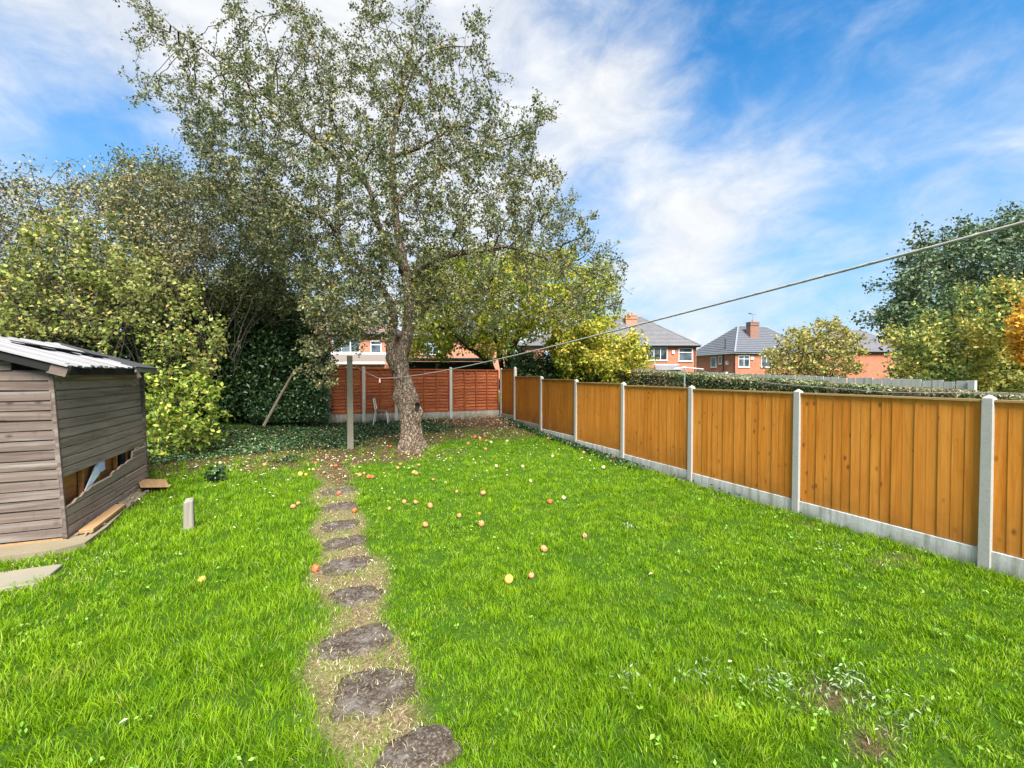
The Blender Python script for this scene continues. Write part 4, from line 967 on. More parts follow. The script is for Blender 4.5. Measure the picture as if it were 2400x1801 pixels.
# --- shrubs and trees on the left boundary
def G3(px, py, D):
    p = atD(px, py, D); p[2] = float(gh(0, p[1])); return p
tree('overgrown_shrub', 'tall overgrown grey green shrub with tangled stems behind the shed', 'shrub', [(-250, 430), (60, 412), (150, 440), (240, 430), (330, 392), (420, 420), (480, 480), (500, 600), (430, 700), (330, 760), (120, 800), (-250, 830)], 11.2, 1.3,
     G3(120, 900, 11.6), .07, 2800, 42000, .072, 'lf_hedge', 'twig', step=.24, kill=.34, shrub=9, sh=(.8, .7), r0=.006, power=2.7)
sh_o = [o for o in scn.objects if o.name == 'overgrown_shrub'][0]; b = MB()
for q in range(110):
    px0 = rng.uniform(-60, 560); p = atD(px0, rng.uniform(820, 900), rng.uniform(10.0, 11.6)); e = atD(px0 + rng.uniform(-190, 190), rng.uniform(520, 800), rng.uniform(9.8, 11.2))
    mid = (p + e) / 2 + [rng.uniform(-.3, .3), rng.uniform(-.2, .2), rng.uniform(.2, .8)]
    c_ = [p * (1 - t) ** 2 + mid * 2 * t * (1 - t) + e * t * t + rng.normal(size=3) * .02 for t in np.linspace(0, 1, 9)]
    r_ = rng.uniform(.006, .014); b.tube([v - np.array(sh_o.location) for v in c_], [r_ * (1 - .6 * t) for t in np.linspace(0, 1, 9)], 4, False)
for q in range(16):          # long shoots arching above the crown
    px0 = rng.uniform(-40, 520); p = atD(px0, rng.uniform(470, 520), 11.0); e = atD(px0 + rng.uniform(-200, 160), rng.uniform(355, 430), 10.6); mid = (p + e) / 2 + [0, 0, rng.uniform(.3, .7)]
    c_ = [p * (1 - t) ** 2 + mid * 2 * t * (1 - t) + e * t * t for t in np.linspace(0, 1, 9)]; b.tube([v - np.array(sh_o.location) for v in c_], [.009 * (1 - .6 * t) for t in np.linspace(0, 1, 9)], 4, False)
b.build('tangled_stems', M['twig'], sh_o)
tree('hawthorn_tree', 'small leaved grey thorn tree between the shed and the apple tree', 'tree', [(255, 395), (380, 368), (520, 420), (620, 450), (700, 520), (740, 580), (715, 660), (690, 740), (640, 770), (600, 720), (520, 740), (420, 690), (300, 600), (230, 480)], 12.3, 1.5,
     G3(500, 950, 13), .09, 2900, 40000, .07, 'lf_thorn', 'twig', step=.24, kill=.32, shrub=4, sh=(.8, .5), power=2.7)
tree('young_maple', 'yellow green leafy sapling arching over the shed roof', 'shrub', [(40, 560), (130, 500), (250, 540), (340, 600), (440, 640), (500, 720), (540, 800), (515, 860), (440, 890), (350, 870), (330, 800), (200, 790), (40, 800), (-60, 700)], 10.0, .8,
     G3(380, 1040, 10.2), .035, 1200, 8500, .085, 'lf_yellow', 'twig', step=.25, kill=.34, shrub=5, sh=(.7, .4), sigma=.09, ratio=.75, power=2.7)
tree('bright_bush', 'bright yellow green bush at the back corner of the shed', 'shrub', [(335, 925), (380, 870), (420, 905), (470, 880), (500, 920), (535, 925), (500, 975), (515, 1010), (450, 1030), (420, 1075), (335, 1065)], 9.6, .6,
     G3(410, 1065, 9.6), .02, 420, 2700, .10, 'lf_bright', 'twig', step=.14, kill=.2, shrub=8, sh=(.9, .5), sigma=.06, ratio=.6)
tree('yew_tree', 'dark evergreen tree in the shade left of the back fence', 'tree', [(440, 740), (480, 660), (520, 710), (570, 615), (605, 680), (650, 640), (675, 720), (715, 700), (735, 790), (765, 800), (765, 880), (762, 950), (720, 985), (600, 985), (440, 1010), (390, 900), (390, 750)], 13.6, 1.1,
     G3(600, 960, 13.8), .12, 1400, 75000, .11, 'lf_dark', 'darkbark', step=.3, kill=.4, shrub=4, extra=.6, sigma=.14)
tree('holly_tree', 'dark evergreen thicket behind the shed roof', 'shrub', [(-250, 640), (100, 640), (300, 640), (450, 650), (470, 900), (430, 1010), (330, 1000), (200, 960), (-250, 900)], 12.9, 1.0,
     G3(250, 950, 13), .12, 1200, 60000, .12, 'lf_dark', 'darkbark', step=.3, kill=.4, shrub=4, extra=.6, sigma=.14)
iv = thing('ivy_bank', 'bank of dark ivy against the left end of the back fence', 'shrub', tuple(G3(700, 970, 13.2)))
P = crown_points([(630, 900), (700, 880), (765, 900), (772, 985), (700, 992), (590, 992), (560, 950)], 12.9, .5, 9000); V, F = leaves_np(P, .06, .85, .5); mesh_np('foliage', V - np.array(iv.location), F, M['lf_ivy'], iv)

# --- beyond the fences
gb_ = G3(1195, 870, 17.2)
tree('sycamore_tree', 'leaning ivy clad tree with yellow green leaves behind the fence corner', 'tree', [(960, 650), (1010, 600), (1120, 585), (1250, 590), (1340, 600), (1450, 660), (1410, 720), (1440, 760), (1380, 800), (1300, 790), (1200, 810), (1130, 845), (1080, 800), (1030, 845), (960, 830), (940, 740)], 17.2, 2.4,
     gb_, .22, 2600, 30000, .14, 'lf_ash', 'darkbark', guides=[([gb_], -1), (resample([gb_, atD(1150, 852, 17), atD(1100, 815, 16.6), atD(1050, 772, 16.2), atD(1002, 757, 16)], .35), 0),
     (resample([gb_, atD(1190, 840, 17.3), atD(1215, 785, 17.5), atD(1250, 752, 17.6), atD(1300, 738, 17.6)], .35), 0), (resample([gb_, atD(1165, 800, 17.6), atD(1155, 700, 17.6)], .35), 0)], step=.34, kill=.5, sigma=.16, r0=.010, sh=(.8, .6), power=2.2)
tree('golden_tree', 'bright golden leaved tree spilling over the right fence', 'tree', [(1290, 790), (1360, 760), (1420, 770), (1480, 800), (1525, 850), (1510, 900), (1440, 905), (1370, 880), (1300, 860)], 16.5, 1.2,
     G3(1400, 900, 17.0), .08, 900, 12000, .13, 'lf_gold', 'darkbark', step=.28, kill=.4, shrub=3, sigma=.13, r0=.008)
tree('laurel_bush', 'dark green laurel just behind the fence corner', 'shrub', [(1185, 850), (1215, 825), (1270, 830), (1330, 850), (1400, 845), (1480, 870), (1500, 925), (1300, 915), (1190, 895)], 17.6, .9,
     G3(1300, 900, 17.6), .05, 500, 20000, .10, 'lf_dark', 'darkbark', step=.3, kill=.4, shrub=4, extra=.6, sigma=.12)
tree('lime_tree', 'tall dark green tree filling the right edge of the photo', 'tree', [(2050, 765), (2035, 735), (2090, 715), (2085, 665), (2125, 650), (2120, 600), (2160, 600), (2175, 560), (2215, 570), (2250, 525), (2300, 530), (2350, 500), (2450, 510), (2640, 600), (2640, 860), (2300, 880), (2160, 880), (2115, 850), (2080, 800)], 34, 6,
     G3(2380, 900, 36), .45, 1900, 52000, .27, 'lf_bigtree', 'darkbark', step=.9, kill=1.2, sigma=.34, r0=.03, sh=(.9, 1.8), extra=.06)
tree('cherry_tree', 'yellow and green leaved tree in front of the tall dark one', 'tree', [(2105, 870), (2115, 800), (2150, 800), (2180, 745), (2225, 760), (2260, 700), (2300, 715), (2350, 665), (2400, 655), (2560, 700), (2560, 940), (2280, 930), (2190, 900)], 21, 3,
     G3(2330, 930, 21.5), .18, 1300, 34000, .17, 'lf_yg', 'darkbark', step=.5, kill=.75, sigma=.2, r0=.014, sh=(.9, 1.1), extra=.05)
tree('orange_tree', 'small orange leaved tree at the right edge of the photo', 'tree', [(2375, 745), (2420, 720), (2500, 740), (2500, 870), (2410, 860), (2370, 805)], 16, .9,
     G3(2440, 930, 16), .05, 300, 5000, .14, 'lf_orange', 'darkbark', step=.3, kill=.45, shrub=2, sigma=.14, r0=.008)
tree('thin_shrub', 'thin yellowing shrub with bare stems in front of the far houses', 'shrub', [(1795, 835), (1830, 795), (1880, 768), (1950, 755), (1995, 775), (2020, 815), (2015, 870), (1970, 890), (1800, 890)], 25, 1.8,
     G3(1930, 900, 25), .06, 1400, 6500, .17, 'lf_shrub', 'twig', step=.32, kill=.42, shrub=12, sigma=.12, r0=.016, sh=(.9, .5), power=3.0)
# clipped hedge on the neighbour's side
hd = thing('clipped_hedge', 'long clipped hedge behind the right fence with brown patches', 'hedge', (10.4, 8, 0))
n = 62000; yy = 1.2 + rng.random(n) ** 1.0 * 17; xx = 10.0 + rng.random(n) * 1.1; top = 1.50 + .055 * (yy - 2.5) + .07 * (vnoise(yy, xx, 1.3, 3) - .5) + .05 * vnoise(yy, xx, 4, 5)
ff = rng.random(n); zz = np.where(ff < .5, top - rng.random(n) ** 2 * .12, .3 + rng.random(n) * (top - .3)); xx = np.where(ff < .5, xx, 10.0 + rng.random(n) ** 2 * .15 + .08 * vnoise(yy, zz, 1.7, 6))
V, F = leaves_np(np.stack([xx, yy, zz], 1), .062, .6, .5); mesh_np('foliage', V - [10.4, 8, 0], F, M['lf_clipped'], hd)
b = MB()
for q in range(60):
    y = 1.3 + q * .28; b.tube([(.1, y - 8, 0), (.1 + rng.uniform(-.2, .2), y - 8 + rng.uniform(-.1, .1), .8), (.1 + rng.uniform(-.4, .4), y - 8, 1.35)], [.02, .015, .008], 4)
b.build('stems', M['darkbark'], hd)
b = MB(); b.hexa([(-.18, -6.6, 0), (.45, -6.6, 0), (.45, 9.8, .2), (-.18, 9.8, .2), (-.18, -6.6, 1.35), (.45, -6.6, 1.35), (.45, 9.8, 2.2), (-.18, 9.8, 2.2)]); b.build('inner_shade_box', M['lf_dark'], hd)  # solid dark box added as painted shade inside the hedge
# neighbour's grey board fence
gf = thing('grey_fence', 'weathered pale grey board fence beyond the clipped hedge', 'fence', (14, 0, 0)); gme = None
for q in range(84):
    y = 5.3 + q * .215
    if y > 22: break
    top = 1.76 + .033 * (y - 5.3) + rng.uniform(-.02, .02)
    b = MB(); b.box((rng.uniform(-.012, .012), y, top / 2), (.022, .20, top), rx=rng.uniform(-.012, .012)); b.build('board', M['greyboard'], gf)
b = MB(); b.box((.05, 13.5, 1.3), (.05, 16.6, .08)); b.box((.05, 13.5, .6), (.05, 16.6, .08)); b.build('rail', M['greyboard'], gf)
for y, h in ((5.1, 1.78), (11.9, 2.02), (16, 2.1)):
    b = MB(); b.box((-.03, y, h / 2), (.12, .12, h)); b.build('post', M['post'], gf)
gf2 = thing('fence_section', 'low slumped grey fence section at the right behind the hedge', 'fence', (14, 0, 0))
for q in range(6):
    b = MB(); b.box((0, 4.85 - q * .21, .75), (.02, .19, 1.5 + .02 * (3 - q)), rx=.12); b.build('board', M['greyboard'], gf2)
gf3 = thing('fence_stub', 'pale fence board end at the far right edge behind the hedge', 'fence', (13.2, 0, 0))
for q in range(5):
    b = MB(); b.box((0, 3.0 - q * .21, .8), (.02, .2, 1.62)); b.build('board', M['greyboard'], gf3)
# neighbour's line pole with cross bar and wire
pl_ = thing('clothes_pole', 'grey metal clothes pole with a cross bar standing in the clipped hedge', 'pole', (9.75, 9.7, .1))
b = MB(); b.tube([(0, 0, 0), (0, 0, 2.02)], .022, 8); b.build('shaft', M['galv'], pl_)
b = MB(); b.tube([(-.28, .12, 1.98), (0, 0, 2.03), (.5, -.22, 1.97)], .014, 6); b.build('cross_bar', M['galv'], pl_)
b = MB(); b.tube([(9.95, 9.5, 2.07), (9.6, 8.2, 1.88), (9.2, 6.6, 1.72), (8.7, 4.2, 1.62), (8.2, 1.6, 1.7)], .005, 5); tag(b.build('wire_line', M['rope']), 'thin pale line sagging in front of the clipped hedge', 'washing line')

# ------------------------------------------------------------------ houses
def cam_xy(px, D): p = atD(px, 879, D); return p[0], p[1]
def roof_face(mb, a, b_, c_, d, n, lift=.05):
    """stepped tile courses over the quad a-b (eave) to d-c (ridge)"""
    a, b_, c_, d = map(Vector, (a, b_, c_, d)); nr = (b_ - a).cross(d - a).normalized()
    if nr.z < 0: nr = -nr
    for q in range(n):
        t0, t1 = q / n, (q + 1) / n; l0, r0_, l1, r1 = a.lerp(d, t0), b_.lerp(c_, t0), a.lerp(d, t1), b_.lerp(c_, t1)
        mb.add([l0 + nr * lift, r0_ + nr * lift, r1, l1, l0, r0_], [(0, 1, 2, 3), (4, 5, 1, 0)])
def house(name, label, px, D, rot, w, d, eave, ridge, wall='brick', roofm='tile', hip=(4, 4), wins=(), courses=16, fascia='white', group='houses beyond the gardens', soffit=.35):
    """origin at the front left corner; local x along the front, local y away from the camera; hip = how far the ridge is set in at each end (0 = gable)"""
    x0, y0 = cam_xy(px, D); rt = thing(name, label, 'house', (x0, y0, 0), -YAW + R(rot), group)
    b = MB(); b.box((w / 2, d / 2, eave / 2), (w, d, eave))
    for e, hx in ((0, hip[0]), (w, hip[1])):
        if hx == 0: s_ = .001 if e == 0 else -.001; b.add([(e + s_, 0, eave), (e + s_, d, eave), (e + s_, d / 2, ridge)], [(0, 1, 2)])
    b.build('wall', M[wall], rt)
    o_ = soffit; ze = eave + .02; A0 = (-o_, -o_, ze); B0 = (w + o_, -o_, ze); C0 = (w + o_, d + o_, ze); D0 = (-o_, d + o_, ze)
    hl = hip[0] if hip[0] else -o_; hr = w - hip[1] if hip[1] else w + o_
    R0 = (hl, d / 2, ridge); R1 = (hr, d / 2, ridge)
    mb = MB(); roof_face(mb, A0, B0, R1, R0, courses); roof_face(mb, C0, D0, R0, R1, courses)
    if hip[0]: roof_face(mb, D0, A0, R0, R0, courses)
    if hip[1]: roof_face(mb, B0, C0, R1, R1, courses)
    mb.build('roof', M[roofm], rt)
    b = MB(); b.box((w / 2, -o_ + .01, ze - .09), (w + 2 * o_, .04, .16)); b.box((-o_ + .01, d / 2, ze - .09), (.04, d + 2 * o_ - .05, .16)); b.box((w + o_ - .01, d / 2, ze - .09), (.04, d + 2 * o_ - .05, .16)); b.build('fascia', M[fascia], rt)
    b = MB(); b.tube([(-o_, -o_ - .05, ze - .02), (w + o_, -o_ - .05, ze - .02)], .06, 6); b.tube([(w - .15, -.06, ze - .1), (w - .15, -.06, 0)], .045, 6); b.build('gutter', M['dark'], rt)
    b = MB()
    if hip[0]: b.tube([A0, R0], .12, 6); 
    if hip[1]: b.tube([B0, R1], .12, 6)
    b.tube([R0, R1], .12, 6); b.build('ridge_tiles', M['hipcap' if roofm == 'tile' else roofm], rt)
    for face, u, z, ww, hh, bars, gm in wins:
        window(rt, face, u, z, ww, hh, bars, gm)
    return rt
def window(rt, face, u, z, ww, hh, bars, gm='glass'):
    """face F = front wall (u along x), L = left wall (u along y)"""
    t = .07; b = MB()
    def bx(u0, z0, du, dz, dep=.06, off=-.03):
        if face == 'F': b.box((u0, off, z0), (du, dep, dz))
        else: b.box((off, u0, z0), (dep, du, dz))
    bx(u - ww / 2 + t / 2, z, t, hh); bx(u + ww / 2 - t / 2, z, t, hh); bx(u, z + hh / 2 - t / 2, ww - 2 * t, t); bx(u, z - hh / 2 + t / 2, ww - 2 * t, t)
    for kind, f in bars:
        if kind == 'v': bx(u - ww / 2 + ww * f, z, t, hh - 2 * t, .05)
        else: bx(u, z - hh / 2 + hh * f, ww - 2 * t - .004, t, .045)
    bx(u, z - hh / 2 - .05, ww + .12, .06, .12, -.05)
    wf = b.build('window', M['white'], rt); b = MB(); bx(u, z, ww - t, hh - t, .02, -.012); b.build('pane', M[gm], wf)
def chimney(rt, x, y, z0, z1, w=1.1, d=.6, mat='brick_ch', pots=1):
    b = MB(); b.box((x, y, (z0 + z1) / 2), (w, d, z1 - z0)); b.box((x, y, z1 - .30), (w + .14, d + .14, .14)); b.box((x, y, z1 + .04), (w + .1, d + .1, .1)); c_ = b.build('chimney', M[mat], rt)
    for q in range(pots):
        b = MB(); b.tube([(x + (q - (pots - 1) / 2) * .4, y, z1 + .08), (x + (q - (pots - 1) / 2) * .4, y, z1 + .45)], [.14, .11], 10); b.build('chimney_pot', M['brick_pale'], c_)
u = lambda px, D: (px - 1200) / FPX * D
D1 = 50; L1 = 1319
f1 = lambda px: u(px, D1) - u(L1, D1); z1 = lambda py, D=D1: 1.91 + (879 - py) / FPX * D
h1 = house('brick_house', 'red brick house with a grey slate hipped roof, right of the golden tree', L1, D1, 0, 15.0, 8, z1(811), z1(744, 54), 'brick', 'slate', (5.2, 5.2), [('F', f1(1540), z1(830), 2.25, 1.45, (('v', .33), ('v', .66)), 'glass'), ('F', f1(1606), z1(832), 1.55, 1.45, (('h', .68),), 'glass'),
      ('F', f1(1364), z1(828), .7, 1.3, (), 'glass_blue')], 22, 'dark')
chimney(h1, u(1472, 54) - u(L1, D1), 3.0, z1(766, 53), z1(742, 53), 1.3, .8, 'brick_pale', 2)
b = MB(); xa, xb = f1(1528), f1(1596); b.hexa([(xa, -1.5, z1(868)), (xb, -1.5, z1(868)), (xb, 0, z1(868)), (xa, 0, z1(868)), (xa + .3, -.05, z1(857)), (xb - .5, -.05, z1(857)), (xb - .5, 0, z1(857)), (xa + .3, 0, z1(857))]); b.build('porch_roof', M['slate'], h1)
b = MB(); b.box(((xa + xb) / 2, -.06, z1(855.5)), (xb - xa - .5, .08, .1)); b.build('flashing', M['white'], h1)
b = MB(); b.box((f1(1577), -.06, z1(826)), (.28, .1, .4)); b.build('alarm_box', M['offwhite'], h1)
b = MB(); b.tube([(f1(1616), 3, z1(800)), (f1(1616), 3, z1(786))], .05, 6); b.build('vent_pipe', M['dark'], h1)
D2 = 60; h2 = house('bungalow_house', 'red brick house with dark ribbed tile roof and brick chimney', 1722, D2, 15, 14, 9, 4.93, 9.1, 'brick', 'tile', (4.5, 4.5), [('F', 1.45, 3.75, 1.8, 1.6, (('v', .5), ('h', .7)), 'glass'), ('F', 5.2, 3.75, 1.8, 1.6, (('v', .5),), 'glass'), ('F', 9.4, 3.75, 1.8, 1.6, (('v', .5),), 'glass'),
      ('L', 4.1, 3.75, 1.1, 1.5, (), 'glass'), ('L', 2.75, 4.0, .55, 1.1, (), 'glass')], 15, 'white')
chimney(h2, 5.3, 2.6, 6.2, 9.35, 1.5, .8, 'brick_ch', 1)
b = MB(); b.tube([(-.06, -.06, 0), (-.06, -.06, 4.9)], .06, 6); b.tube([(-.06, 2.1, 0), (-.06, 2.1, 4.9)], .06, 6); b.build('downpipe', M['dark'], h2)
b = MB(); b.tube([(.3, 2.2, 5.2), (.3, 2.2, 7.0)], .06, 6); b.build('vent_pipe', M['dark'], h2)
b = MB(); n = 12
ring = lambda r_, y: [(r_ * math.cos(2 * math.pi * j / n), y, r_ * math.sin(2 * math.pi * j / n)) for j in range(n)]
vs_ = ring(.33, 0) + ring(.2, .07) + [(0, .1, 0)]; fs = [(j, (j + 1) % n, n + (j + 1) % n, n + j) for j in range(n)] + [(n + j, n + (j + 1) % n, 2 * n) for j in range(n)]
b.add([(x - .35, y + 1.0, z + 3.6) for x, y, z in vs_], fs); b.tube([(-.35, 1.1, 3.6), (0, 1.3, 3.5)], .03, 5); b.tube([(-.35, 1.05, 3.35), (-.4, .7, 3.55)], .02, 5); b.build('satellite_dish', M['felt2'], h2)
b = MB(); b.box((2.75, -.06, 4.15), (.5, .12, .4)); b.build('alarm_box', M['white'], h2)
b = MB(); b.tube([(5.3, 2.6, 9.4), (5.3, 2.6, 10.6)], .03, 5); b.tube([(4.9, 2.6, 10.5), (5.9, 2.6, 10.6)], .025, 5)
for q in range(4): b.tube([(5.0 + q * .25, 2.35, 10.52 + q * .02), (5.0 + q * .25, 2.85, 10.52 + q * .02)], .015, 4)
b.build('aerial', M['galv'], h2)
D3 = 60; h3 = house('end_house', 'plain red brick house end with a grey roof between shrub and dark tree', 1935, D3, 6, 13, 8, z1(825, D3), z1(774, 64), 'brick', 'slate', (4, 4), (), 20, 'dark')
D4 = 36; z4 = lambda py, D=D4: 1.91 + (879 - py) / FPX * D; f4 = lambda px: u(px, D4) - u(630, D4)
h4 = house('terrace_house', 'orange brick house with brown tile roof seen left of the apple trunk', 630, D4, 0, 10.2, 7.5, z4(785), z4(728, 40), 'brick_pale', 'tile_red', (3.7, 3.7), [('F', f4(812), z4(808), 2.2, 1.35, (('v', .33), ('v', .66)), 'glass'), ('F', f4(882), z4(815), .9, 1.1, (('h', .7),), 'glass')], 16, 'dark', 'houses behind the back fence')
b = MB(); b.box((f4(770), -.06, z4(830) / 2), (.25, .12, z4(830))); b.build('white_pipe', M['white'], h4)
h4b = house('rear_house', 'brick house with a white framed window seen right of the apple trunk', 965, D4, 0, 7.5, 7.5, z4(789), z4(735, 40), 'brick_pale', 'slate', (3.7, 3.7), [('F', u(1010, D4) - u(965, D4), z4(813), 1.35, 1.2, (('h', .68),), 'glass_blue')], 18, 'white', 'houses behind the back fence')
h5 = house('low_house', 'low salmon brick house glimpsed through the sycamore branches', 1215, 48, 0, 6.0, 6, 1.91 + 68 / FPX * 48, 1.91 + 95 / FPX * 51, 'brick_pale', 'slate', (3, 2.9), [('F', 3.4, 3.9, 1.2, 1.1, (), 'glass_blue')], 12, 'dark', 'houses behind the back fence')
# outbuildings behind the back fence
D6 = 24; x0, y0 = cam_xy(715, D6); oa = thing('conservatory', 'lean-to with corrugated plastic roof behind the back fence', 'outbuilding', (x0, y0, 0), -YAW)
zz = lambda py, D: 1.91 + (879 - py) / FPX * D
w6 = u(905, D6) - u(715, D6); b = MB(); b.box((w6 / 2, 1.5, 1.25), (w6, 3, 2.45)); b.build('wall', M['brick_pale'], oa)
b = MB(); nn = 90
vs_ = []
for q in range(nn + 1):
    x = w6 * q / nn; z = .04 * math.sin(q * math.pi * .5)
    vs_ += [(x, -.2, zz(850, D6) + z), (x, 2.6, zz(831, D6 + 2.6) + z)]
b.add(vs_, [(2 * q, 2 * q + 2, 2 * q + 3, 2 * q + 1) for q in range(nn)]); b.build('corrugated_roof', M['fibre'], oa)
b = MB(); b.box((w6 / 2, 2.62, zz(829.5, D6 + 2.6)), (w6 + .1, .1, .16)); b.box((w6 / 2, -.24, zz(851, D6)), (w6, .06, .1)); b.build('gutter', M['white'], oa)
b = MB(); b.box((u(742, D6) - u(715, D6), -.3, zz(832, D6)), (1.0, .1, .26)); b.build('fascia', M['white'], oa)
D7 = 19; x0, y0 = cam_xy(945, D7); ob = thing('timber_outbuilding', 'dark flat roofed timber shed behind the back fence', 'shed', (x0, y0, 0), -YAW)
w7 = u(1150, D7) - u(945, D7); b = MB(); b.box((w7 / 2, 1.2, 1.2), (w7, 2.2, zz(848, D7) * 1.0)); b.v = [(x, y, z + zz(848, D7) / 2 - 1.2) for x, y, z in b.v]; b.build('wall', M['felt'], ob)
b = MB(); b.box((w7 / 2, 1.1, zz(841, D7)), (w7 + .3, 2.7, .12), rx=.05); b.build('roof', M['felt2'], ob)
b = MB(); b.box((u(1024, D7) - u(945, D7), .05, 1.2), (.12, .1, 2.4)); b.build('post', M['oldpost'], ob)
# bird
b = MB(); bp = atD(1758, 736, 40); b.add([(-.35, 0, .1), (0, .05, 0), (0, -.12, 0), (.35, 0, .14), (0, .28, -.02), (0, -.2, -.02), (-.02, .02, -.04)], [(0, 1, 2), (3, 2, 1), (1, 4, 6), (2, 6, 5), (1, 6, 2)]); o = b.build('flying_bird', M['felt']); o.location = bp
tag(o, 'tiny dark bird flying above the far houses', 'bird')
# clods at the fence foot
for k, (qx, qy, lab) in enumerate(((1437, 1080, 'brown clod, left one of two at the foot of the right fence'), (1449, 1077, 'brown clod, right one of two at the foot of the right fence'))):
    bm = bmesh.new(); bmesh.ops.create_icosphere(bm, subdivisions=2, radius=.06)
    for v in bm.verts: v.co *= 1 + .25 * math.sin(v.co.x * 60 + k) * math.cos(v.co.y * 50)
    me = bpy.data.meshes.new('soil_clod'); bm.to_mesh(me); bm.free(); me.materials.append(M['chairply']); o = link('soil_clod', me); o.location = gp(qx, qy) + [0, 0, .04]; tag(o, lab, 'clod')

# ------------------------------------------------------------------ ground cover
def visible(x, y, margin=520):
    d = np.stack([x, y, np.zeros_like(x)], 1) - EYE; z = d @ FW; px = 1200 + FPX * (d @ RT) / np.maximum(z, .1)
    return (z > 1.2) & (px > -margin) & (px < 2400 + margin)
def blades(P, h, w, bend, mat, name, lean_dir=None):
    n = len(P); a = rng.uniform(0, 2 * np.pi, n); side = np.stack([np.cos(a), np.sin(a), np.zeros(n)], 1)
    la = rng.uniform(0, 2 * np.pi, n); ld = np.stack([np.cos(la), np.sin(la), np.zeros(n)], 1)
    if lean_dir is not None: ld = ld * .7 + lean_dir; ld /= np.linalg.norm(ld, axis=1)[:, None] + 1e-9
    h = h[:, None]; w = w[:, None]; bend = bend[:, None]; up = np.array([[0, 0, 1.0]])
    m1 = P + up * h * .55 * np.cos(bend * .4) + ld * h * .5 * np.sin(bend * .5)
    t = m1 + (up * np.cos(bend) + ld * np.sin(bend)) * h * .55
    V = np.stack([P - side * w / 2, P + side * w / 2, m1 - side * w * .42, m1 + side * w * .42, t], 1).reshape(-1, 3)
    i = np.arange(n)[:, None] * 5; F = np.concatenate([i + [0, 1, 2], i + [1, 3, 2], i + [2, 3, 4]], 0)
    return mesh_np(name, V, F, mat)
def scatter(n, y0=.5, y1=15.0, x0=-8.5, x1=6.0, power=1.35):
    """more, finer blades near the house; fewer, broader ones far away"""
    ux = rng.uniform(0, 1, n)
    a, b_ = y0 ** (1 - power), y1 ** (1 - power); y = (a + (b_ - a) * ux) ** (1 / (1 - power)); x = rng.uniform(x0, x1, n)
    d = np.hypot(x, y)
    k = (rng.random(n) < np.clip(y / d * 1.15, .12, 1)) & visible(x, y) & ~in_shed(x, y) & ~in_slab2(x, y)
    return x[k], y[k], d[k]
x, y, d = scatter(1250000)
onstone = np.zeros(len(x), bool)
for sx, sy, rx, ry, rz in STONES: onstone |= (((x - sx) / (rx * .97)) ** 2 + ((y - sy) / (ry * .97)) ** 2) < 1
near_ap = np.zeros(len(x), bool)
for ax, ay in apos: near_ap |= (x - ax) ** 2 + ((y - ay + .05) ** 2) * .6 < .055 ** 2
tuft = vnoise(x, y, 6.5, 11) * .6 + vnoise(x, y, 15, 12) * .4
pth = m_path(x, y) * (y < 9.8); bk = m_back(x, y); br = m_bare(x, y); iv_ = m_ivy(x, y); pl = m_pile(x, y)
dens = (1 - (.95 - .35 * smooth(.5, .75, vnoise(x, y, 3.7, 56))) * pth) * (1 - .74 * bk) * (1 - .85 * np.clip(br * 1.6, 0, 1)) * (1 - .72 * iv_) * (1 - pl) * (.45 + .55 * smooth(.22, .52, tuft))
k = (rng.random(len(x)) < dens) & ~onstone & ~near_ap
x, y, d, tuft, bk = x[k], y[k], d[k], tuft[k], bk[k]
long_ = smooth(.35, -.2, x) * .5 + smooth(.55, .8, vnoise(x, y, 1.3, 21)) * .35 + .9 * np.exp(-((x - 1.75) ** 2 + (y - 2.0) ** 2) / .25) + 1.0 * np.exp(-((x - 3.1) ** 2 + (y - 2.0) ** 2) / .12) + .8 * smooth(5.65, 5.9, x)
h = (.014 + .058 * tuft ** 1.6 + .038 * long_) * rng.uniform(.6, 1.35, len(x)); w = (.0026 + .00062 * d) * rng.uniform(.7, 1.3, len(x))
la = vnoise(x, y, 4.5, 31) * 12; LD = np.stack([np.cos(la), np.sin(la), 0 * la], 1) * .5
P = np.stack([x, y, gh(x, y) - .012], 1)
nt = 1500; tx = rng.uniform(-4.5, 5.9, nt); ty = 1.0 + rng.random(nt) ** 1.4 * 9.5
kk = visible(tx, ty) & ~in_shed(tx, ty) & ~in_slab2(tx, ty) & (m_path(tx, ty) < .15) & (rng.random(nt) < np.where(tx < 0, .9, .35) + .5 * (tx > 5.6)); tx, ty = tx[kk], ty[kk]
nb_ = 34; cx_ = np.repeat(tx, nb_) + rng.normal(size=len(tx) * nb_) * .022; cy_ = np.repeat(ty, nb_) + rng.normal(size=len(tx) * nb_) * .022
ht = np.repeat(rng.uniform(.06, .125, len(tx)), nb_) * rng.uniform(.55, 1.15, len(cx_)); dd_ = np.hypot(cx_, cy_)
ld_ = np.stack([cx_ - np.repeat(tx, nb_), cy_ - np.repeat(ty, nb_), 0 * cx_], 1) * 40
P = np.concatenate([P, np.stack([cx_, cy_, gh(cx_, cy_) - .012], 1)]); h = np.concatenate([h, ht]); w = np.concatenate([w, (.0028 + .0006 * dd_)]); LD = np.concatenate([LD, ld_]); x = np.concatenate([x, cx_])
gr_o = blades(P, h, w, rng.uniform(.3, 1.35, len(x)), M['grass'], 'lawn_grass', LD); tag(gr_o, 'bright green uncut grass of the lawn', 'grass', kind='stuff')
print('blades', len(x))
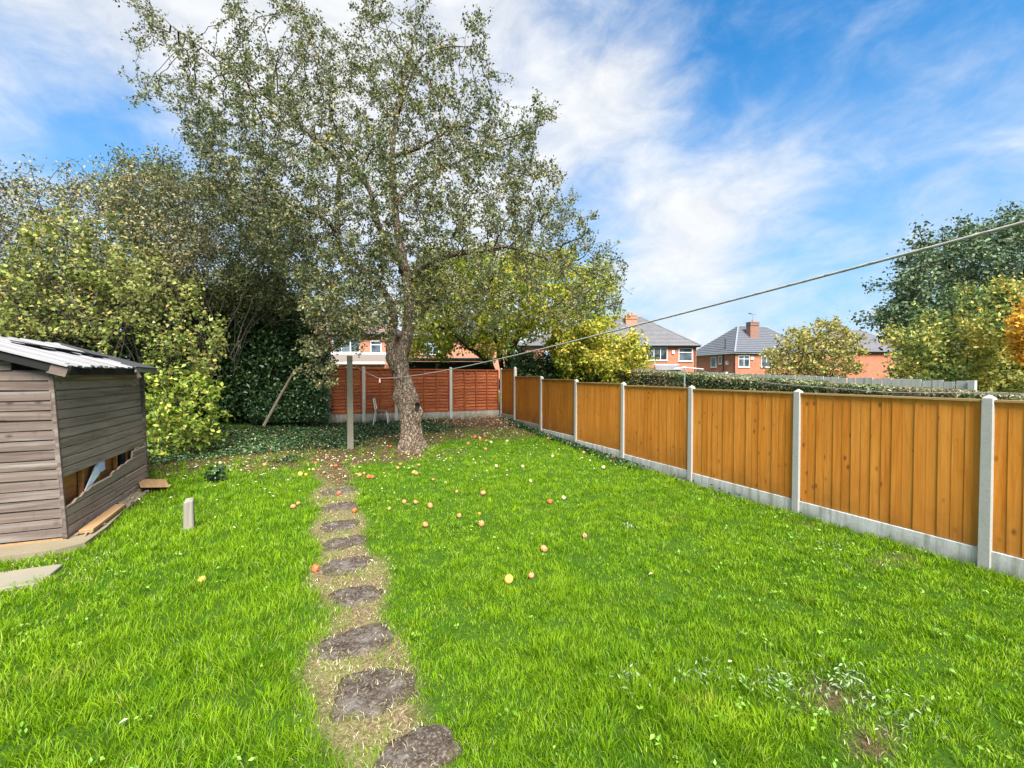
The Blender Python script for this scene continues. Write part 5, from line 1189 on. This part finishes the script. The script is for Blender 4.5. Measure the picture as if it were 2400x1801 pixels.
# dry straw round the stones and on the worn ground
x, y, d = scatter(330000, x0=-3.4, x1=6.0); pth = m_path(x, y) * (y < 9.5); br = m_bare(x, y)
on = np.zeros(len(x), bool)
for sx, sy, rx, ry, rz in STONES: on |= (((x - sx) / rx) ** 2 + ((y - sy) / ry) ** 2) < .62
ex_ = (((x - .3) / .42) ** 2 < 1) & (y < 9.5)
k = (rng.random(len(x)) < np.clip(.62 * pth * (.35 + .65 * smooth(.3, .6, vnoise(x, y, 4.5, 55))) + .3 * br + .08 * ex_ + .45 * ((x < -1.9) & (y > 5.2) & (y < 6.2)) + .10 * ((x < -1.2) & (y > 6.3) & (y < 8.5)), 0, 1) * np.where(on, .22, 1)) & ~((y > 7.9) & (rng.random(len(x)) < .6)); x, y, d = x[k], y[k], d[k]
zoff = np.full(len(x), -.004)
for sx, sy, rx, ry, rz in STONES: zoff = np.where((((x - sx) / rx) ** 2 + ((y - sy) / ry) ** 2) < .95, .010, zoff)
n = len(x); o = blades(np.stack([x, y, gh(x, y) + zoff], 1), rng.uniform(.014, .045, n), (.0016 + .0006 * d) * rng.uniform(.7, 1.3, n), rng.uniform(1.25, 1.75, n), M['straw'], 'dry_grass'); tag(o, 'dead straw coloured grass along the stepping stones', 'dry grass', kind='stuff')
# ivy ground cover
n = 90000; x = rng.uniform(-6, 4.4, n); y = rng.uniform(9.2, 14.5, n); k = (rng.random(n) < m_ivy(x, y) ** 1.2 * (.22 + .4 * vnoise(x, y, 1.9, 77))) & visible(x, y); x, y = x[k], y[k]
P = np.stack([x, y, gh(x, y) + rng.random(len(x)) * .07 * (.4 + vnoise(x, y, 2, 8))], 1); V, F = leaves_np(P, .052, .85, 1.3); tag(mesh_np('ivy_ground_cover', V, F, M['lf_ivy']), 'dark ivy covering the shaded ground at the back', 'ivy', kind='stuff')
# ivy along the foot of the right fence
n = 5200; y = rng.uniform(4.5, 14, n); x = 5.98 - rng.random(n) ** 1.6 * (.10 + .28 * vnoise(y, y * 0, .9, 4)); k = rng.random(n) < (.05 + .95 * smooth(6.6, 8.2, y)) ; x, y = x[k], y[k]
V, F = leaves_np(np.stack([x, y, gh(x, y) + rng.random(len(x)) * .09], 1), .05, .8, 1.0); tag(mesh_np('creeping_ivy', V, F, M['lf_ivy']), 'ivy creeping along the foot of the right fence', 'ivy', kind='stuff')
# litter
n = 30000; x = rng.uniform(-4.5, 6, n); y = rng.uniform(7.9, 14.5, n); w_ = np.clip(.28 * m_back(x, y) + 1.0 * m_pile(x, y) + .5 * m_bare(x, y) + .25 * m_path(x, y) - .12 * m_ivy(x, y), 0, 1)
k = rng.random(n) < w_ * .8; x, y = x[k], y[k]; pz_ = m_pile(x, y)
V, F = leaves_np(np.stack([x, y, gh(x, y) + .006 + rng.random(len(x)) * (.015 + .09 * pz_)], 1), .05, .6, 2.2); tag(mesh_np('leaf_litter', V, F, M['litter']), 'brown fallen leaves and soil litter round the tree and far corner', 'leaf litter', kind='stuff')
n = 1500; x = rng.uniform(-3, 6, n); y = 1.5 + rng.random(n) ** .7 * 12.5; k = (rng.random(n) < (.03 + .87 * smooth(6.0, 9.5, y))) & ~in_shed(x, y); x, y = x[k], y[k]
V, F = leaves_np(np.stack([x, y, gh(x, y) + .035 + rng.random(len(x)) * .02], 1), .042, .65, 2.0); tag(mesh_np('fallen_leaves', V, F, M['palelitter']), 'scattered pale fallen leaves on the grass', 'leaves', kind='stuff')
# broad leaved weeds (clover, dandelion) as small rosettes
n = 800; x = rng.uniform(-3, 6, n); y = .9 + rng.random(n) ** 1.5 * 8; k = visible(x, y) & ~in_shed(x, y) & ~in_slab2(x, y) & (m_path(x, y) < .3) & (rng.random(n) < .25 + .75 * smooth(.45, .7, vnoise(x, y, 1.1, 40))); x, y = x[k], y[k]
xc = np.repeat(x, 7) + rng.normal(size=len(x) * 7) * .022; yc = np.repeat(y, 7) + rng.normal(size=len(x) * 7) * .022
V, F = leaves_np(np.stack([xc, yc, gh(xc, yc) + .03 + rng.random(len(xc)) * .025], 1), .030, .55, 1.2); tag(mesh_np('lawn_weeds', V, F, M['lf_weed']), 'clover and dandelion leaves among the grass', 'weeds', kind='stuff')
P = []
for cx_, cy_, s_, n in ((2.55, 1.8, .12, 110), (2.95, 1.65, .12, 110), (3.0, 1.35, .14, 80), (2.2, 2.05, .1, 60), (1.75, 2.2, .08, 40), (5.25, 3.0, .22, 60), (3.55, 4.45, .07, 40)):
    P.append(np.stack([rng.normal(cx_, s_, n), rng.normal(cy_, s_ * .6, n), rng.uniform(.01, .06, n)], 1))
V, F = leaves_np(np.concatenate(P), .036, .3, .8); tag(mesh_np('thistle_weeds', V, F, M['lf_grey']), 'pale grey green weeds round the bare patch at lower right', 'weeds', kind='stuff')
tot = sum(len(o.data.polygons) for o in scn.objects if o.type == 'MESH'); print('polys', tot, 'objects', len(scn.objects))
